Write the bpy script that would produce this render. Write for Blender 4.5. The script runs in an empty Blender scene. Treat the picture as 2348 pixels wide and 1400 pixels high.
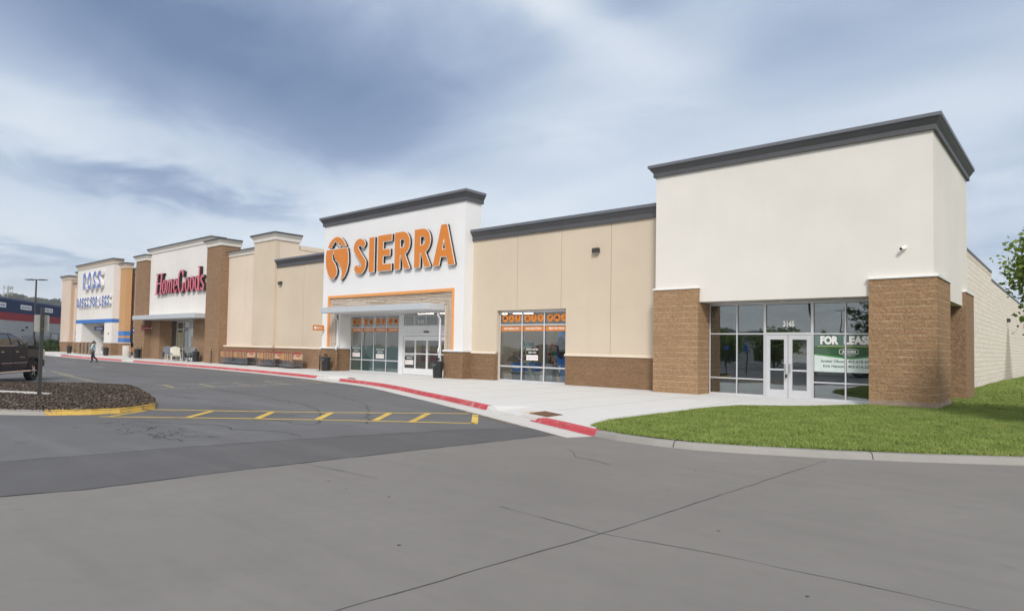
import bpy, bmesh, math, random
import numpy as np
from mathutils import Vector, Matrix
R = math.radians
S = 0.82                      # plan units -> metres (small props are modelled directly in metres)
random.seed(7)
sc = bpy.context.scene
COL = sc.collection

# ---------------------------------------------------------------- camera
cam_d = bpy.data.cameras.new("camera")
cam = bpy.data.objects.new("camera", cam_d); COL.objects.link(cam); sc.camera = cam
cam_d.sensor_width = 36.0
cam_d.lens = 1498.768 / 2348 * 36
cam_d.shift_y = 0.01743
cam_d.clip_start = 0.1; cam_d.clip_end = 6000
_yaw, _p, _r = 0.7169, 0.0359, 0.0171
F = Vector((-math.sin(_yaw)*math.cos(_p), math.cos(_yaw)*math.cos(_p), math.sin(_p)))
R0 = Vector((math.cos(_yaw), math.sin(_yaw), 0)); U0 = R0.cross(F)
RR = R0*math.cos(_r) + U0*math.sin(_r); UU = -R0*math.sin(_r) + U0*math.cos(_r)
m = Matrix((RR, UU, -F)).transposed().to_4x4(); m.translation = Vector((0, 0, 2.0*S))
cam.matrix_world = m
sc.render.resolution_x, sc.render.resolution_y = 1024, 610
sc.view_settings.view_transform = 'Standard'; sc.view_settings.look = 'None'
sc.view_settings.exposure = 0.70; sc.view_settings.gamma = 1.0

# ---------------------------------------------------------------- sun and sky
SUN_EL, SUN_AZ = 39.0, 142.0      # azimuth clockwise from +Y
sun_d = bpy.data.lights.new("sun", 'SUN'); sun_d.energy = 1.5; sun_d.angle = R(11); sun_d.color = (1, 0.955, 0.905)
sun = bpy.data.objects.new("sun", sun_d); COL.objects.link(sun)
sdir = Vector((math.sin(R(SUN_AZ))*math.cos(R(SUN_EL)), math.cos(R(SUN_AZ))*math.cos(R(SUN_EL)), math.sin(R(SUN_EL))))
sun.rotation_euler = sdir.to_track_quat('Z', 'Y').to_euler(); sun.location = (0, 0, 60)

w = bpy.data.worlds.new("World"); sc.world = w; w.use_nodes = True
nt = w.node_tree; N = nt.nodes; L = nt.links
for n in list(N): N.remove(n)
def nd(t, **k):
    n = N.new(t)
    for a, b in k.items(): setattr(n, a, b)
    return n
def setin(n, i, v):
    if v is None: return
    if isinstance(v, (int, float, tuple, list)): n.inputs[i].default_value = v
    else: L.new(v, n.inputs[i])
def mth(op, a, b=None, c=None, clamp=False):
    n = nd('ShaderNodeMath', operation=op); n.use_clamp = clamp
    setin(n, 0, a); setin(n, 1, b); setin(n, 2, c); return n.outputs[0]
tc = nd('ShaderNodeTexCoord'); sp = nd('ShaderNodeSeparateXYZ'); L.new(tc.outputs['Generated'], sp.inputs[0])
dx, dy, dz = sp.outputs
az = mth('ARCTAN2', dx, dy)                       # 0 at +Y, negative to the left
el = mth('ARCSINE', mth('MAXIMUM', dz, -1.0))
AZC = -_yaw
azr = mth('SUBTRACT', az, AZC)                    # azimuth measured from the middle of the visible sky
def noise(vec, scale, detail=5, rough=0.55, dist=0.0):
    n = nd('ShaderNodeTexNoise'); L.new(vec, n.inputs['Vector'])
    n.inputs['Scale'].default_value = scale; n.inputs['Detail'].default_value = detail
    n.inputs['Roughness'].default_value = rough; n.inputs['Distortion'].default_value = dist
    return n.outputs['Fac']
den = mth('ADD', mth('MAXIMUM', dz, 0.0), 0.16)
cx_ = mth('DIVIDE', dx, den); cy_ = mth('DIVIDE', dy, den)
cv = nd('ShaderNodeCombineXYZ'); L.new(cx_, cv.inputs[0]); L.new(cy_, cv.inputs[1])
rm = nd('ShaderNodeMapping'); rm.inputs['Rotation'].default_value = (0, 0, R(-62)); rm.inputs['Scale'].default_value = (0.42, 1.25, 1)
L.new(cv.outputs[0], rm.inputs['Vector'])
n1 = noise(rm.outputs[0], 1.1, 6, 0.5, 0.35)      # long streaks
n2 = noise(cv.outputs[0], 2.6, 7, 0.56, 0.6)      # mottled cloud
n3 = noise(rm.outputs[0], 4.5, 5, 0.5, 0.2)
def blob(a0, e0, sa, se, tilt, warp=0.10):
    ca, sn = math.cos(tilt), math.sin(tilt)
    a = mth('ADD', mth('SUBTRACT', azr, a0), mth('MULTIPLY', mth('SUBTRACT', n1, 0.5), warp*2))
    e = mth('ADD', mth('SUBTRACT', el, e0), mth('MULTIPLY', mth('SUBTRACT', n2, 0.5), warp*1.3))
    u = mth('DIVIDE', mth('ADD', mth('MULTIPLY', a, ca), mth('MULTIPLY', e, sn)), sa)
    v = mth('DIVIDE', mth('SUBTRACT', mth('MULTIPLY', e, ca), mth('MULTIPLY', a, sn)), se)
    q = mth('ADD', mth('MULTIPLY', u, u), mth('MULTIPLY', v, v))
    return mth('POWER', 2.718, mth('MULTIPLY', q, -1.0))
# value 0 = clear slate-blue gap, 1 = bright thin cloud
val = mth('ADD', 0.66, mth('MULTIPLY', mth('SUBTRACT', n1, 0.5), 0.75))
val = mth('ADD', val, mth('MULTIPLY', mth('SUBTRACT', n2, 0.5), 0.36))
val = mth('ADD', val, mth('MULTIPLY', mth('SUBTRACT', n3, 0.5), 0.10))
for (a0, e0, sa, se, t, wgt) in [
    (-0.52, 0.43, 0.32, 0.115, -0.10, -0.52), (-0.36, 0.365, 0.26, 0.085, -0.22, -0.28), (-0.08, 0.27, 0.24, 0.050, -0.1, -0.10),
    (-0.53, 0.205, 0.14, 0.020, -0.10, -0.36), (-0.36, 0.185, 0.10, 0.016, -0.12, -0.20), (-0.66, 0.095, 0.10, 0.012, -0.05, -0.30),
    (0.02, 0.50, 0.22, 0.045, -0.45, 0.42), (0.12, 0.36, 0.26, 0.060, 0.35, 0.22), (-0.72, 0.30, 0.20, 0.06, -0.2, 0.10),
    (0.52, 0.46, 0.36, 0.09, 0.20, -0.20), (0.16, 0.50, 0.09, 0.03, 0.3, -0.22), (0.20, 0.22, 0.34, 0.07, 0.0, 0.16), (0.0, 0.20, 0.22, 0.05, 0.0, 0.14), (-0.45, 0.13, 0.5, 0.05, 0.0, 0.22), (-0.58, 0.262, 0.34, 0.035, -0.14, 0.17), (-0.20, 0.20, 0.22, 0.05, -0.1, 0.16), (0.60, 0.26, 0.2, 0.06, 0.3, 0.10)]:
    val = mth('ADD', val, mth('MULTIPLY', blob(a0, e0, sa, se, t), wgt))
lowf = mth('MULTIPLY', mth('SUBTRACT', 1.0, mth('DIVIDE', mth('MAXIMUM', el, 0.0), 0.18), clamp=True), 0.18)
val = mth('ADD', val, lowf, clamp=True)
cr = nd('ShaderNodeValToRGB'); L.new(val, cr.inputs[0])
e = cr.color_ramp.elements; e[0].position = 0.0; e[0].color = (0.168, 0.240, 0.395, 1); e[1].position = 1.0; e[1].color = (0.75, 0.81, 0.885, 1)
for p_, c_ in ((0.30, (0.285, 0.368, 0.530, 1)), (0.55, (0.44, 0.53, 0.68, 1)), (0.78, (0.62, 0.695, 0.80, 1))):
    x_ = e.new(p_); x_.color = c_
sky = nd('ShaderNodeTexSky', sky_type='NISHITA'); sky.sun_disc = False
sky.sun_elevation = R(SUN_EL); sky.sun_rotation = R(SUN_AZ); sky.air_density = 1.0; sky.dust_density = 1.5; sky.ozone_density = 1.0
# thin overcast in front of the clear sky; brighter around the veiled sun
SK = 6.4
sc1 = nd('ShaderNodeVectorMath', operation='SCALE'); L.new(cr.outputs[0], sc1.inputs[0]); sc1.inputs['Scale'].default_value = SK
dt = nd('ShaderNodeVectorMath', operation='DOT_PRODUCT'); L.new(tc.outputs['Generated'], dt.inputs[0]); dt.inputs[1].default_value = sdir
glow = mth('MULTIPLY', mth('POWER', mth('MAXIMUM', dt.outputs['Value'], 0.0), 3.0), 0.9)
glow = mth('ADD', 1.0, glow)
sc2 = nd('ShaderNodeVectorMath', operation='SCALE'); L.new(sc1.outputs[0], sc2.inputs[0]); L.new(glow, sc2.inputs['Scale'])
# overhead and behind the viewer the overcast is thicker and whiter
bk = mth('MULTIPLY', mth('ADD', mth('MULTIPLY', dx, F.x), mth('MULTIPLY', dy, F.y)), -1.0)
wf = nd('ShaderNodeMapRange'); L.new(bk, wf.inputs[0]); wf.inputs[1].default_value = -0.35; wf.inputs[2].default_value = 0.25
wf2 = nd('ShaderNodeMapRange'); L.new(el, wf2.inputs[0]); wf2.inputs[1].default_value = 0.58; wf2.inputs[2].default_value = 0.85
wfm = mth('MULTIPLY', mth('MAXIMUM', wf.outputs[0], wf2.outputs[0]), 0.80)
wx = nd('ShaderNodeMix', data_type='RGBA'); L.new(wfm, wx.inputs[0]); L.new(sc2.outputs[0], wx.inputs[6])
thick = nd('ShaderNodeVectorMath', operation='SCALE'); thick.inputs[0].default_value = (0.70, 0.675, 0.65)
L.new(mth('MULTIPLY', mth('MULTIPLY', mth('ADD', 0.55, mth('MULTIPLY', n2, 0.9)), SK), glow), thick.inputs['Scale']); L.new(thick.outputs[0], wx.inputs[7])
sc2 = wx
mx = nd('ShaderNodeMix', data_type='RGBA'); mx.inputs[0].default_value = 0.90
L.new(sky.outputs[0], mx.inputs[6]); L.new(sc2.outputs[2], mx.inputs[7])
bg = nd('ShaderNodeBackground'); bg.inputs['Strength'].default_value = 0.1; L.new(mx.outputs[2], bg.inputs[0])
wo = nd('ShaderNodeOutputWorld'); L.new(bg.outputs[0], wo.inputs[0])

# ================================================================ helpers
def tag(o, label=None, cat=None, group=None, kind=None):
    if label: o['label'] = label
    if cat: o['category'] = cat
    if group: o['group'] = group
    if kind: o['kind'] = kind
    return o
def thing(name, loc, label, cat, group=None, rz=0.0):
    o = bpy.data.objects.new(name, None); COL.objects.link(o)
    o.location = Vector(loc)*S; o.rotation_euler = (0, 0, rz); o.empty_display_size = 0.2
    return tag(o, label, cat, group)
class MB:
    """collects verts/faces; units: plan units (scaled by S) unless metres=True"""
    def __init__(s, metres=False): s.v = []; s.f = []; s.k = 1.0 if metres else S
    def add(s, vs, fs):
        b = len(s.v); s.v += [tuple(v) for v in vs]; s.f += [tuple(i+b for i in f) for f in fs]; return s
    def box(s, x0, x1, y0, y1, z0, z1):
        if x0 > x1: x0, x1 = x1, x0
        if y0 > y1: y0, y1 = y1, y0
        if z0 > z1: z0, z1 = z1, z0
        return s.add([(x0,y0,z0),(x1,y0,z0),(x1,y1,z0),(x0,y1,z0),(x0,y0,z1),(x1,y0,z1),(x1,y1,z1),(x0,y1,z1)],
                     [(0,3,2,1),(4,5,6,7),(0,1,5,4),(1,2,6,5),(2,3,7,6),(3,0,4,7)])
    def prism(s, poly, z0, z1):
        n = len(poly)
        return s.add([(x,y,z0) for x,y in poly]+[(x,y,z1) for x,y in poly],
                     [tuple(range(n-1,-1,-1)), tuple(range(n,2*n))]+[(i,(i+1)%n,n+(i+1)%n,n+i) for i in range(n)])
    def ext(s, poly, a, b, axis):
        """extrude a 2D outline along x or y: axis 'y' -> outline is (x,z); 'x' -> outline is (y,z)"""
        n = len(poly)
        P3 = (lambda p, t: (p[0], t, p[1])) if axis == 'y' else (lambda p, t: (t, p[0], p[1]))
        return s.add([P3(p,a) for p in poly]+[P3(p,b) for p in poly],
                     [tuple(range(n)), tuple(range(2*n-1,n-1,-1))]+[(i,n+i,n+(i+1)%n,(i+1)%n) for i in range(n)])
    def cyl(s, p, q, r, r2=None, n=12, caps=True):
        p = Vector(p); q = Vector(q); r2 = r if r2 is None else r2
        d = (q-p).normalized(); a = d.orthogonal().normalized(); b = d.cross(a)
        vs = [p+(a*math.cos(t)+b*math.sin(t))*r for t in [2*math.pi*i/n for i in range(n)]]
        vs += [q+(a*math.cos(t)+b*math.sin(t))*r2 for t in [2*math.pi*i/n for i in range(n)]]
        fs = [(i,(i+1)%n,n+(i+1)%n,n+i) for i in range(n)]
        if caps: fs += [tuple(range(n-1,-1,-1)), tuple(range(n,2*n))]
        return s.add(vs, fs)
    def lathe(s, prof, n=20, c=(0,0,0)):
        vs = []; m_ = len(prof)
        for i in range(n):
            t = 2*math.pi*i/n
            vs += [(c[0]+r*math.cos(t), c[1]+r*math.sin(t), c[2]+z) for r, z in prof]
        fs = []
        for i in range(n):
            for j in range(m_-1):
                a = i*m_+j; b = ((i+1)%n)*m_+j; fs.append((a,b,b+1,a+1))
        return s.add(vs, fs)
    def tube(s, pts, rad, n=8):
        pts = [Vector(p) for p in pts]; rad = rad if isinstance(rad, (list, tuple)) else [rad]*len(pts)
        d0 = (pts[1]-pts[0]).normalized(); a = d0.orthogonal().normalized(); vs = []
        for i, p in enumerate(pts):
            d = (pts[min(i+1,len(pts)-1)]-pts[max(i-1,0)]).normalized()
            a = (a-d*a.dot(d)).normalized(); b = d.cross(a)
            vs += [p+(a*math.cos(2*math.pi*k/n)+b*math.sin(2*math.pi*k/n))*rad[i] for k in range(n)]
        fs = []
        for i in range(len(pts)-1):
            for k in range(n): fs.append((i*n+k, i*n+(k+1)%n, (i+1)*n+(k+1)%n, (i+1)*n+k))
        fs += [tuple(range(n-1,-1,-1)), tuple(range((len(pts)-1)*n, len(pts)*n))]
        return s.add(vs, fs)
    def xf(s, M):
        s.v = [tuple(M @ Vector(v)) for v in s.v]; return s
    def build(s, name, mat, parent=None, root=None, smooth=False, bevel=0.0, loc=None, label=None):
        """root: subtract that thing's location (vertices given in plan coordinates); loc: own origin (plan units)"""
        v = np.array(s.v, dtype=np.float64)*s.k
        off = Vector((0,0,0))
        if root is not None: off = root.location.copy()
        if loc is not None: off = Vector(loc)*S
        v = v-np.array(off)
        me = bpy.data.meshes.new(name); me.from_pydata(v.tolist(), [], s.f); me.update()
        o = bpy.data.objects.new(name, me); COL.objects.link(o)
        if mat: me.materials.append(mat)
        if smooth: me.polygons.foreach_set('use_smooth', [True]*len(me.polygons))
        if loc is not None and parent is None: o.location = off
        if parent is not None: o.parent = parent
        if bevel:
            b = o.modifiers.new('bevel', 'BEVEL'); b.width = bevel; b.segments = 2; b.limit_method = 'ANGLE'; b.angle_limit = R(40)
        if smooth and hasattr(me, 'shade_auto_smooth'): pass
        if label: o['label'] = label
        return o
def smooth_by_angle(o, ang=35):
    me = o.data; bm = bmesh.new(); bm.from_mesh(me)
    for f in bm.faces: f.smooth = True
    for ed in bm.edges:
        if len(ed.link_faces) == 2 and ed.calc_face_angle(0) > R(ang): ed.smooth = False
    bm.to_mesh(me); bm.free(); return o
def sweep(mb, path, prof, caps=True, var=None):
    """path: (x,y[,h]); prof: list of (d,z), d outward = right of travel; var(h) -> profile for a varying section"""
    n = len(path); rings = []
    P = [Vector((p[0], p[1])) for p in path]
    for i in range(n):
        dirs = []
        if i > 0: dirs.append((P[i]-P[i-1]).normalized())
        if i < n-1: dirs.append((P[i+1]-P[i]).normalized())
        nr = [Vector((d.y, -d.x)) for d in dirs]
        if len(nr) == 2:
            mvec = (nr[0]+nr[1]).normalized(); mvec = mvec/max(0.3, mvec.dot(nr[0]))
        else: mvec = nr[0]
        pr = var(path[i][2]) if var else prof
        rings.append([(P[i].x+mvec.x*d, P[i].y+mvec.y*d, z) for d, z in pr])
    k = len(rings[0]); vs = [v for r_ in rings for v in r_]; fs = []
    for i in range(n-1):
        for j in range(k-1): fs.append((i*k+j, (i+1)*k+j, (i+1)*k+j+1, i*k+j+1))
    if caps: fs += [tuple(range(k-1,-1,-1)), tuple(range((n-1)*k, n*k))]
    return mb.add(vs, fs)
def copy_tree(o, loc=None, rz=None, label=None, group=None, parent=None):
    c = o.copy(); COL.objects.link(c)
    if parent is not None: c.parent = parent
    if loc is not None: c.location = Vector(loc)*S
    if rz is not None: c.rotation_euler = (0, 0, rz)
    if label: c['label'] = label
    if group: c['group'] = group
    for ch in o.children: copy_tree(ch, parent=c)
    return c

# ================================================================ materials
class MT:
    def __init__(s, name):
        s.m = bpy.data.materials.new(name); s.m.use_nodes = True; s.t = s.m.node_tree
        s.b = s.t.nodes['Principled BSDF']; s.o = s.t.nodes['Material Output']
    def n(s, typ, **k):
        x = s.t.nodes.new(typ)
        for a, b in k.items(): setattr(x, a, b)
        return x
    def l(s, a, b): s.t.links.new(a, b)
    def math(s, op, a, b=None, clamp=False, c=None):
        x = s.n('ShaderNodeMath', operation=op); x.use_clamp = clamp
        for i, v in enumerate((a, b, c)):
            if v is None: continue
            if isinstance(v, (int, float)): x.inputs[i].default_value = v
            else: s.l(v, x.inputs[i])
        return x.outputs[0]
    def pos(s, obj=False):
        if obj: return s.n('ShaderNodeTexCoord').outputs['Object']
        return s.n('ShaderNodeNewGeometry').outputs['Position']
    def noise(s, vec, scale, detail=4, rough=0.55, dist=0):
        x = s.n('ShaderNodeTexNoise'); s.l(vec, x.inputs['Vector']); x.inputs['Scale'].default_value = scale
        x.inputs['Detail'].default_value = detail; x.inputs['Roughness'].default_value = rough; x.inputs['Distortion'].default_value = dist
        return x.outputs['Fac']
    def mapr(s, v, a, b, c=0.0, d=1.0):
        x = s.n('ShaderNodeMapRange'); s.l(v, x.inputs[0])
        for i, q in enumerate((a, b, c, d)): x.inputs[i+1].default_value = q
        return x.outputs[0]
    def mix(s, fac, a, b, blend='MIX'):
        x = s.n('ShaderNodeMix', data_type='RGBA', blend_type=blend)
        for i, v in ((0, fac), (6, a), (7, b)):
            if isinstance(v, (int, float)): x.inputs[i].default_value = v
            elif isinstance(v, (tuple, list)): x.inputs[i].default_value = tuple(v)+((1,) if len(v) == 3 else ())
            else: s.l(v, x.inputs[i])
        return x.outputs[2]
    def col(s, v):
        if isinstance(v, (tuple, list)): s.b.inputs['Base Color'].default_value = tuple(v)+((1,) if len(v) == 3 else ())
        else: s.l(v, s.b.inputs['Base Color'])
    def bump(s, h, strength=0.3, dist=0.01):
        x = s.n('ShaderNodeBump'); x.inputs['Strength'].default_value = strength; x.inputs['Distance'].default_value = dist
        s.l(h, x.inputs['Height']); s.l(x.outputs[0], s.b.inputs['Normal']); return x
    def set(s, **k):
        for a, v in k.items():
            a = a.replace('_', ' ')
            if isinstance(v, (int, float)): s.b.inputs[a].default_value = v
            else: s.l(v, s.b.inputs[a])
        return s
MATS = {}
def plain(name, c, rough=0.6, metal=0.0, var=0.12, scale=3.0, bump=0.0, bscale=60.0, obj=True, spec=0.5):
    """painted / plain surface with a slight uneven tone"""
    if name in MATS: return MATS[name]
    t = MT(name); p = t.pos(obj)
    nz = t.noise(p, scale, 4, 0.6)
    c2 = tuple(x*(1-var) for x in c); c1 = tuple(min(1, x*(1+var*0.6)) for x in c)
    t.col(t.mix(t.mapr(nz, 0.3, 0.7), c2, c1)); t.set(Roughness=rough, Metallic=metal)
    t.b.inputs['Specular IOR Level'].default_value = spec
    if bump: t.bump(t.noise(p, bscale, 3), bump, 0.004)
    MATS[name] = t.m; return t.m
def stucco(name, c, var=0.05):
    t = MT(name); p = t.pos()
    big = t.noise(p, 0.35, 4, 0.6); fine = t.noise(p, 90, 3, 0.7)
    # faint rain streaks (stretched vertically)
    mp = t.n('ShaderNodeMapping'); mp.inputs['Scale'].default_value = (2.2, 2.2, 0.12); t.l(p, mp.inputs['Vector'])
    st = t.noise(mp.outputs[0], 1.0, 5, 0.65)
    c1 = t.mix(t.mapr(big, 0.35, 0.65), tuple(x*(1-var) for x in c), tuple(min(1, x*(1+var*0.4)) for x in c))
    c2 = t.mix(t.mapr(st, 0.52, 0.80, 0, 0.16), c1, tuple(x*0.82 for x in c))
    t.col(c2); t.set(Roughness=0.9); t.b.inputs['Specular IOR Level'].default_value = 0.2
    t.bump(fine, 0.35, 0.003); return t.m
def block(name, c, mortar, length=0.44, height=0.219, rough_s=1.0, z0=0.0, dark=0.7, mort=0.012):
    """split-face concrete block"""
    t = MT(name); p = t.pos(); sx = t.n('ShaderNodeSeparateXYZ'); t.l(p, sx.inputs[0])
    u = t.math('ADD', sx.outputs[0], sx.outputs[1]); v = t.math('ADD', sx.outputs[2], z0)
    cb = t.n('ShaderNodeCombineXYZ'); t.l(u, cb.inputs[0]); t.l(v, cb.inputs[1])
    # mortar lines weave slightly with the rough faces
    wob = t.noise(p, 5.0, 4, 0.6); cb2 = t.n('ShaderNodeCombineXYZ'); t.l(t.math('MULTIPLY', t.math('SUBTRACT', wob, 0.5), 0.012), cb2.inputs[1])
    va = t.n('ShaderNodeVectorMath', operation='ADD'); t.l(cb.outputs[0], va.inputs[0]); t.l(cb2.outputs[0], va.inputs[1])
    br = t.n('ShaderNodeTexBrick'); t.l(va.outputs[0], br.inputs['Vector'])
    br.inputs['Scale'].default_value = 1.0; br.inputs['Brick Width'].default_value = length; br.inputs['Row Height'].default_value = height
    br.inputs['Mortar Size'].default_value = mort; br.inputs['Mortar Smooth'].default_value = 0.25; br.inputs['Bias'].default_value = 0.0
    br.inputs['Color1'].default_value = (0.25, 0.25, 0.25, 1); br.inputs['Color2'].default_value = (0.75, 0.75, 0.75, 1); br.inputs['Mortar'].default_value = (0.5, 0.5, 0.5, 1)
    br.offset = 0.5
    rock = t.noise(p, 9.0, 7, 0.62); grit = t.noise(p, 55, 4, 0.7)
    tone = t.mix(br.outputs['Color'], tuple(x*0.80 for x in c), tuple(x*1.16 for x in c))
    tone = t.mix(t.mapr(rock, 0.36, 0.60), t.mix(0.75, tone, tuple(x*dark for x in c)), tone)
    rk2 = t.noise(p, 20.0, 4, 0.6); tone = t.mix(t.mapr(rk2, 0.50, 0.66, 0, 0.85), tone, tuple(min(1, x*1.32) for x in c)); tone = t.mix(t.mapr(rk2, 0.34, 0.46, 0.75, 0), tone, tuple(x*dark*0.8 for x in c))
    tone = t.mix(t.mapr(grit, 0.45, 0.75, 0, 0.35), tone, tuple(min(1, x*1.35) for x in c))
    vj = t.mapr(t.noise(p, 2.3, 3), 0.36, 0.62, 0.25, 1.0)
    sw = t.n('ShaderNodeSeparateXYZ'); t.l(va.outputs[0], sw.inputs[0])
    ph = t.math('ABSOLUTE', t.math('SUBTRACT', t.math('FRACT', t.math('DIVIDE', sw.outputs[1], height)), 0.5))
    rowm = t.mapr(ph, 0.5-1.05*mort/height, 0.5-0.35*mort/height, 0, 1)
    mo = t.math('MULTIPLY', t.math('MAXIMUM', rowm, t.math('MULTIPLY', br.outputs['Fac'], 0.16)), vj)
    t.col(t.mix(mo, tone, mortar)); t.set(Roughness=0.92); t.b.inputs['Specular IOR Level'].default_value = 0.15
    h = t.math('ADD', t.math('MULTIPLY', rock, 1.0*rough_s), t.math('MULTIPLY', grit, 0.22*rough_s))
    h = t.math('SUBTRACT', h, t.math('MULTIPLY', br.outputs['Fac'], 0.55))
    t.bump(h, 1.0, 0.05); return t.m
def glass(name, tint=(0.42, 0.47, 0.46), refl=0.20, wav=0.6):
    t = MT(name); t.t.nodes.remove(t.b)
    tr = t.n('ShaderNodeBsdfTransparent'); tr.inputs[0].default_value = tuple(tint)+(1,)
    gl = t.n('ShaderNodeBsdfGlossy'); gl.inputs['Roughness'].default_value = 0.0; gl.inputs['Color'].default_value = (0.86, 0.96, 1.0, 1)
    bp = t.n('ShaderNodeBump'); bp.inputs['Strength'].default_value = wav; bp.inputs['Distance'].default_value = 0.006
    t.l(t.noise(t.pos(), 0.9, 1), bp.inputs['Height']); t.l(bp.outputs[0], gl.inputs['Normal'])
    fr = t.n('ShaderNodeFresnel'); fr.inputs['IOR'].default_value = 1.5
    fa = t.math('ADD', t.math('MULTIPLY', fr.outputs[0], 1.3), refl, clamp=True)
    mx_ = t.n('ShaderNodeMixShader'); t.l(fa, mx_.inputs[0]); t.l(tr.outputs[0], mx_.inputs[1]); t.l(gl.outputs[0], mx_.inputs[2])
    t.l(mx_.outputs[0], t.o.inputs['Surface']); return t.m
def emis(name, c, s):
    t = MT(name); t.col(c); t.b.inputs['Emission Color'].default_value = tuple(c)+(1,); t.b.inputs['Emission Strength'].default_value = s; return t.m

CREAM = stucco('cream_stucco', (0.725, 0.70, 0.652))
HGCREAM = stucco('warm_white_stucco', (0.74, 0.715, 0.68))
WHITE = stucco('white_stucco', (0.77, 0.775, 0.78), 0.03)
BEIGE = stucco('beige_stucco', (0.610, 0.522, 0.408))
BEIGE2 = stucco('pale_beige_stucco', (0.70, 0.595, 0.485))
BEIGE_D = stucco('tan_stucco', (0.50, 0.385, 0.285))
PINKBEIGE = stucco('pink_beige_stucco', (0.66, 0.545, 0.455))
OCHRE = stucco('ochre_stucco', (0.52, 0.31, 0.155))
TRIM = plain('white_trim', (0.72, 0.715, 0.70), 0.7, var=0.05, obj=False)
TRIM_B = plain('beige_trim', (0.66, 0.565, 0.46), 0.75, var=0.05, obj=False)
TRIM_C = plain('cream_trim', (0.66, 0.635, 0.58), 0.75, var=0.05, obj=False)
TRIM_T = plain('tan_trim', (0.56, 0.485, 0.40), 0.75, var=0.05, obj=False)
SOFFIT = plain('soffit_board', (0.42, 0.38, 0.32), 0.8, var=0.06, obj=False)
CORN = plain('charcoal_cornice', (0.082, 0.085, 0.092), 0.55, var=0.10, scale=1.2, obj=False)
CORNCAP = plain('grey_cap_metal', (0.16, 0.17, 0.195), 0.38, 0.3, var=0.10, scale=1.0, obj=False)
CAPD = plain('dark_cap_metal', (0.07, 0.075, 0.085), 0.45, 0.3, var=0.1, obj=False)
ROOF = plain('roof_membrane', (0.45, 0.44, 0.42), 0.9, var=0.15, scale=0.5, obj=False)
BLOCK = block('tan_split_block', (0.360, 0.228, 0.128), (0.64, 0.49, 0.34), mort=0.015)
BLOCK_D = block('brown_split_block', (0.250, 0.156, 0.088), (0.40, 0.28, 0.185), mort=0.010)
BLOCK_M = block('brown_block', (0.30, 0.192, 0.116), (0.45, 0.32, 0.215), mort=0.010, rough_s=0.7)
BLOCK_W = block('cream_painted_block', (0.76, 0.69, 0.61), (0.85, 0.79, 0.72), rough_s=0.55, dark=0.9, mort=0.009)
# grey patch mixed in below the wall light, wider towards the ground
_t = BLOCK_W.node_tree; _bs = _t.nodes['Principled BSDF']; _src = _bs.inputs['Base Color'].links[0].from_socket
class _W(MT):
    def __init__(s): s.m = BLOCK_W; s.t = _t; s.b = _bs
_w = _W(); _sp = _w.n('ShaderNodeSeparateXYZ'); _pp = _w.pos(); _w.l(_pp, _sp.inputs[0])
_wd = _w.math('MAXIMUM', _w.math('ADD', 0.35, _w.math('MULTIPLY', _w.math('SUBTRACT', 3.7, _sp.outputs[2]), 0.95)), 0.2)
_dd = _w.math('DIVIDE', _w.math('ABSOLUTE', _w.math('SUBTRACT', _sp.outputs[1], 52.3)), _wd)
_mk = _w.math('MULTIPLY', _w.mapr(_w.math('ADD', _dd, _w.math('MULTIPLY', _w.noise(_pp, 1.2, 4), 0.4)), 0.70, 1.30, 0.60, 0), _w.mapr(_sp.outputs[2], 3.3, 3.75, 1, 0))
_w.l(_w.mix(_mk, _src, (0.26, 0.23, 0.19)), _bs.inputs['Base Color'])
FOOT = plain('pinkish_footing', (0.36, 0.27, 0.21), 0.9, var=0.2, bump=0.6, bscale=40, obj=False)
ALU = plain('bright_aluminium', (0.66, 0.67, 0.69), 0.38, 0.35, var=0.05, obj=False)
ALU_W = plain('white_aluminium', (0.72, 0.73, 0.74), 0.45, 0.0, var=0.04, obj=False)
CANOPY = plain('pale_canopy_metal', (0.56, 0.60, 0.63), 0.42, 0.2, var=0.05, obj=False)
GASKET = plain('black_gasket', (0.015, 0.015, 0.016), 0.6)
GLASS = glass('storefront_glass', (0.97, 0.985, 0.98), 0.13)
GLASS_D = glass('dark_storefront_glass', (0.97, 0.99, 0.985), 0.25)
BLACKP = plain('black_plastic', (0.018, 0.019, 0.021), 0.42, var=0.3, bump=0.1)
BLACKM = plain('black_metal', (0.02, 0.02, 0.021), 0.4, 0.4)
STEEL = plain('galvanised_steel', (0.42, 0.43, 0.45), 0.35, 0.8)
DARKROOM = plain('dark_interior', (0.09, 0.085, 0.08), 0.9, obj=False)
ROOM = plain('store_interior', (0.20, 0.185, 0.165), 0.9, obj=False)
LAMP = emis('fluorescent_lamp', (1.0, 0.86, 0.66), 11.0)
ORANGE = plain('orange_sign_face', (0.66, 0.215, 0.028), 0.45, var=0.05, obj=False)
ORANGE_T = plain('orange_trim', (0.76, 0.335, 0.105), 0.6, var=0.05, obj=False)
WHITEP = plain('white_paint', (0.80, 0.80, 0.79), 0.5, var=0.04)

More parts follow.
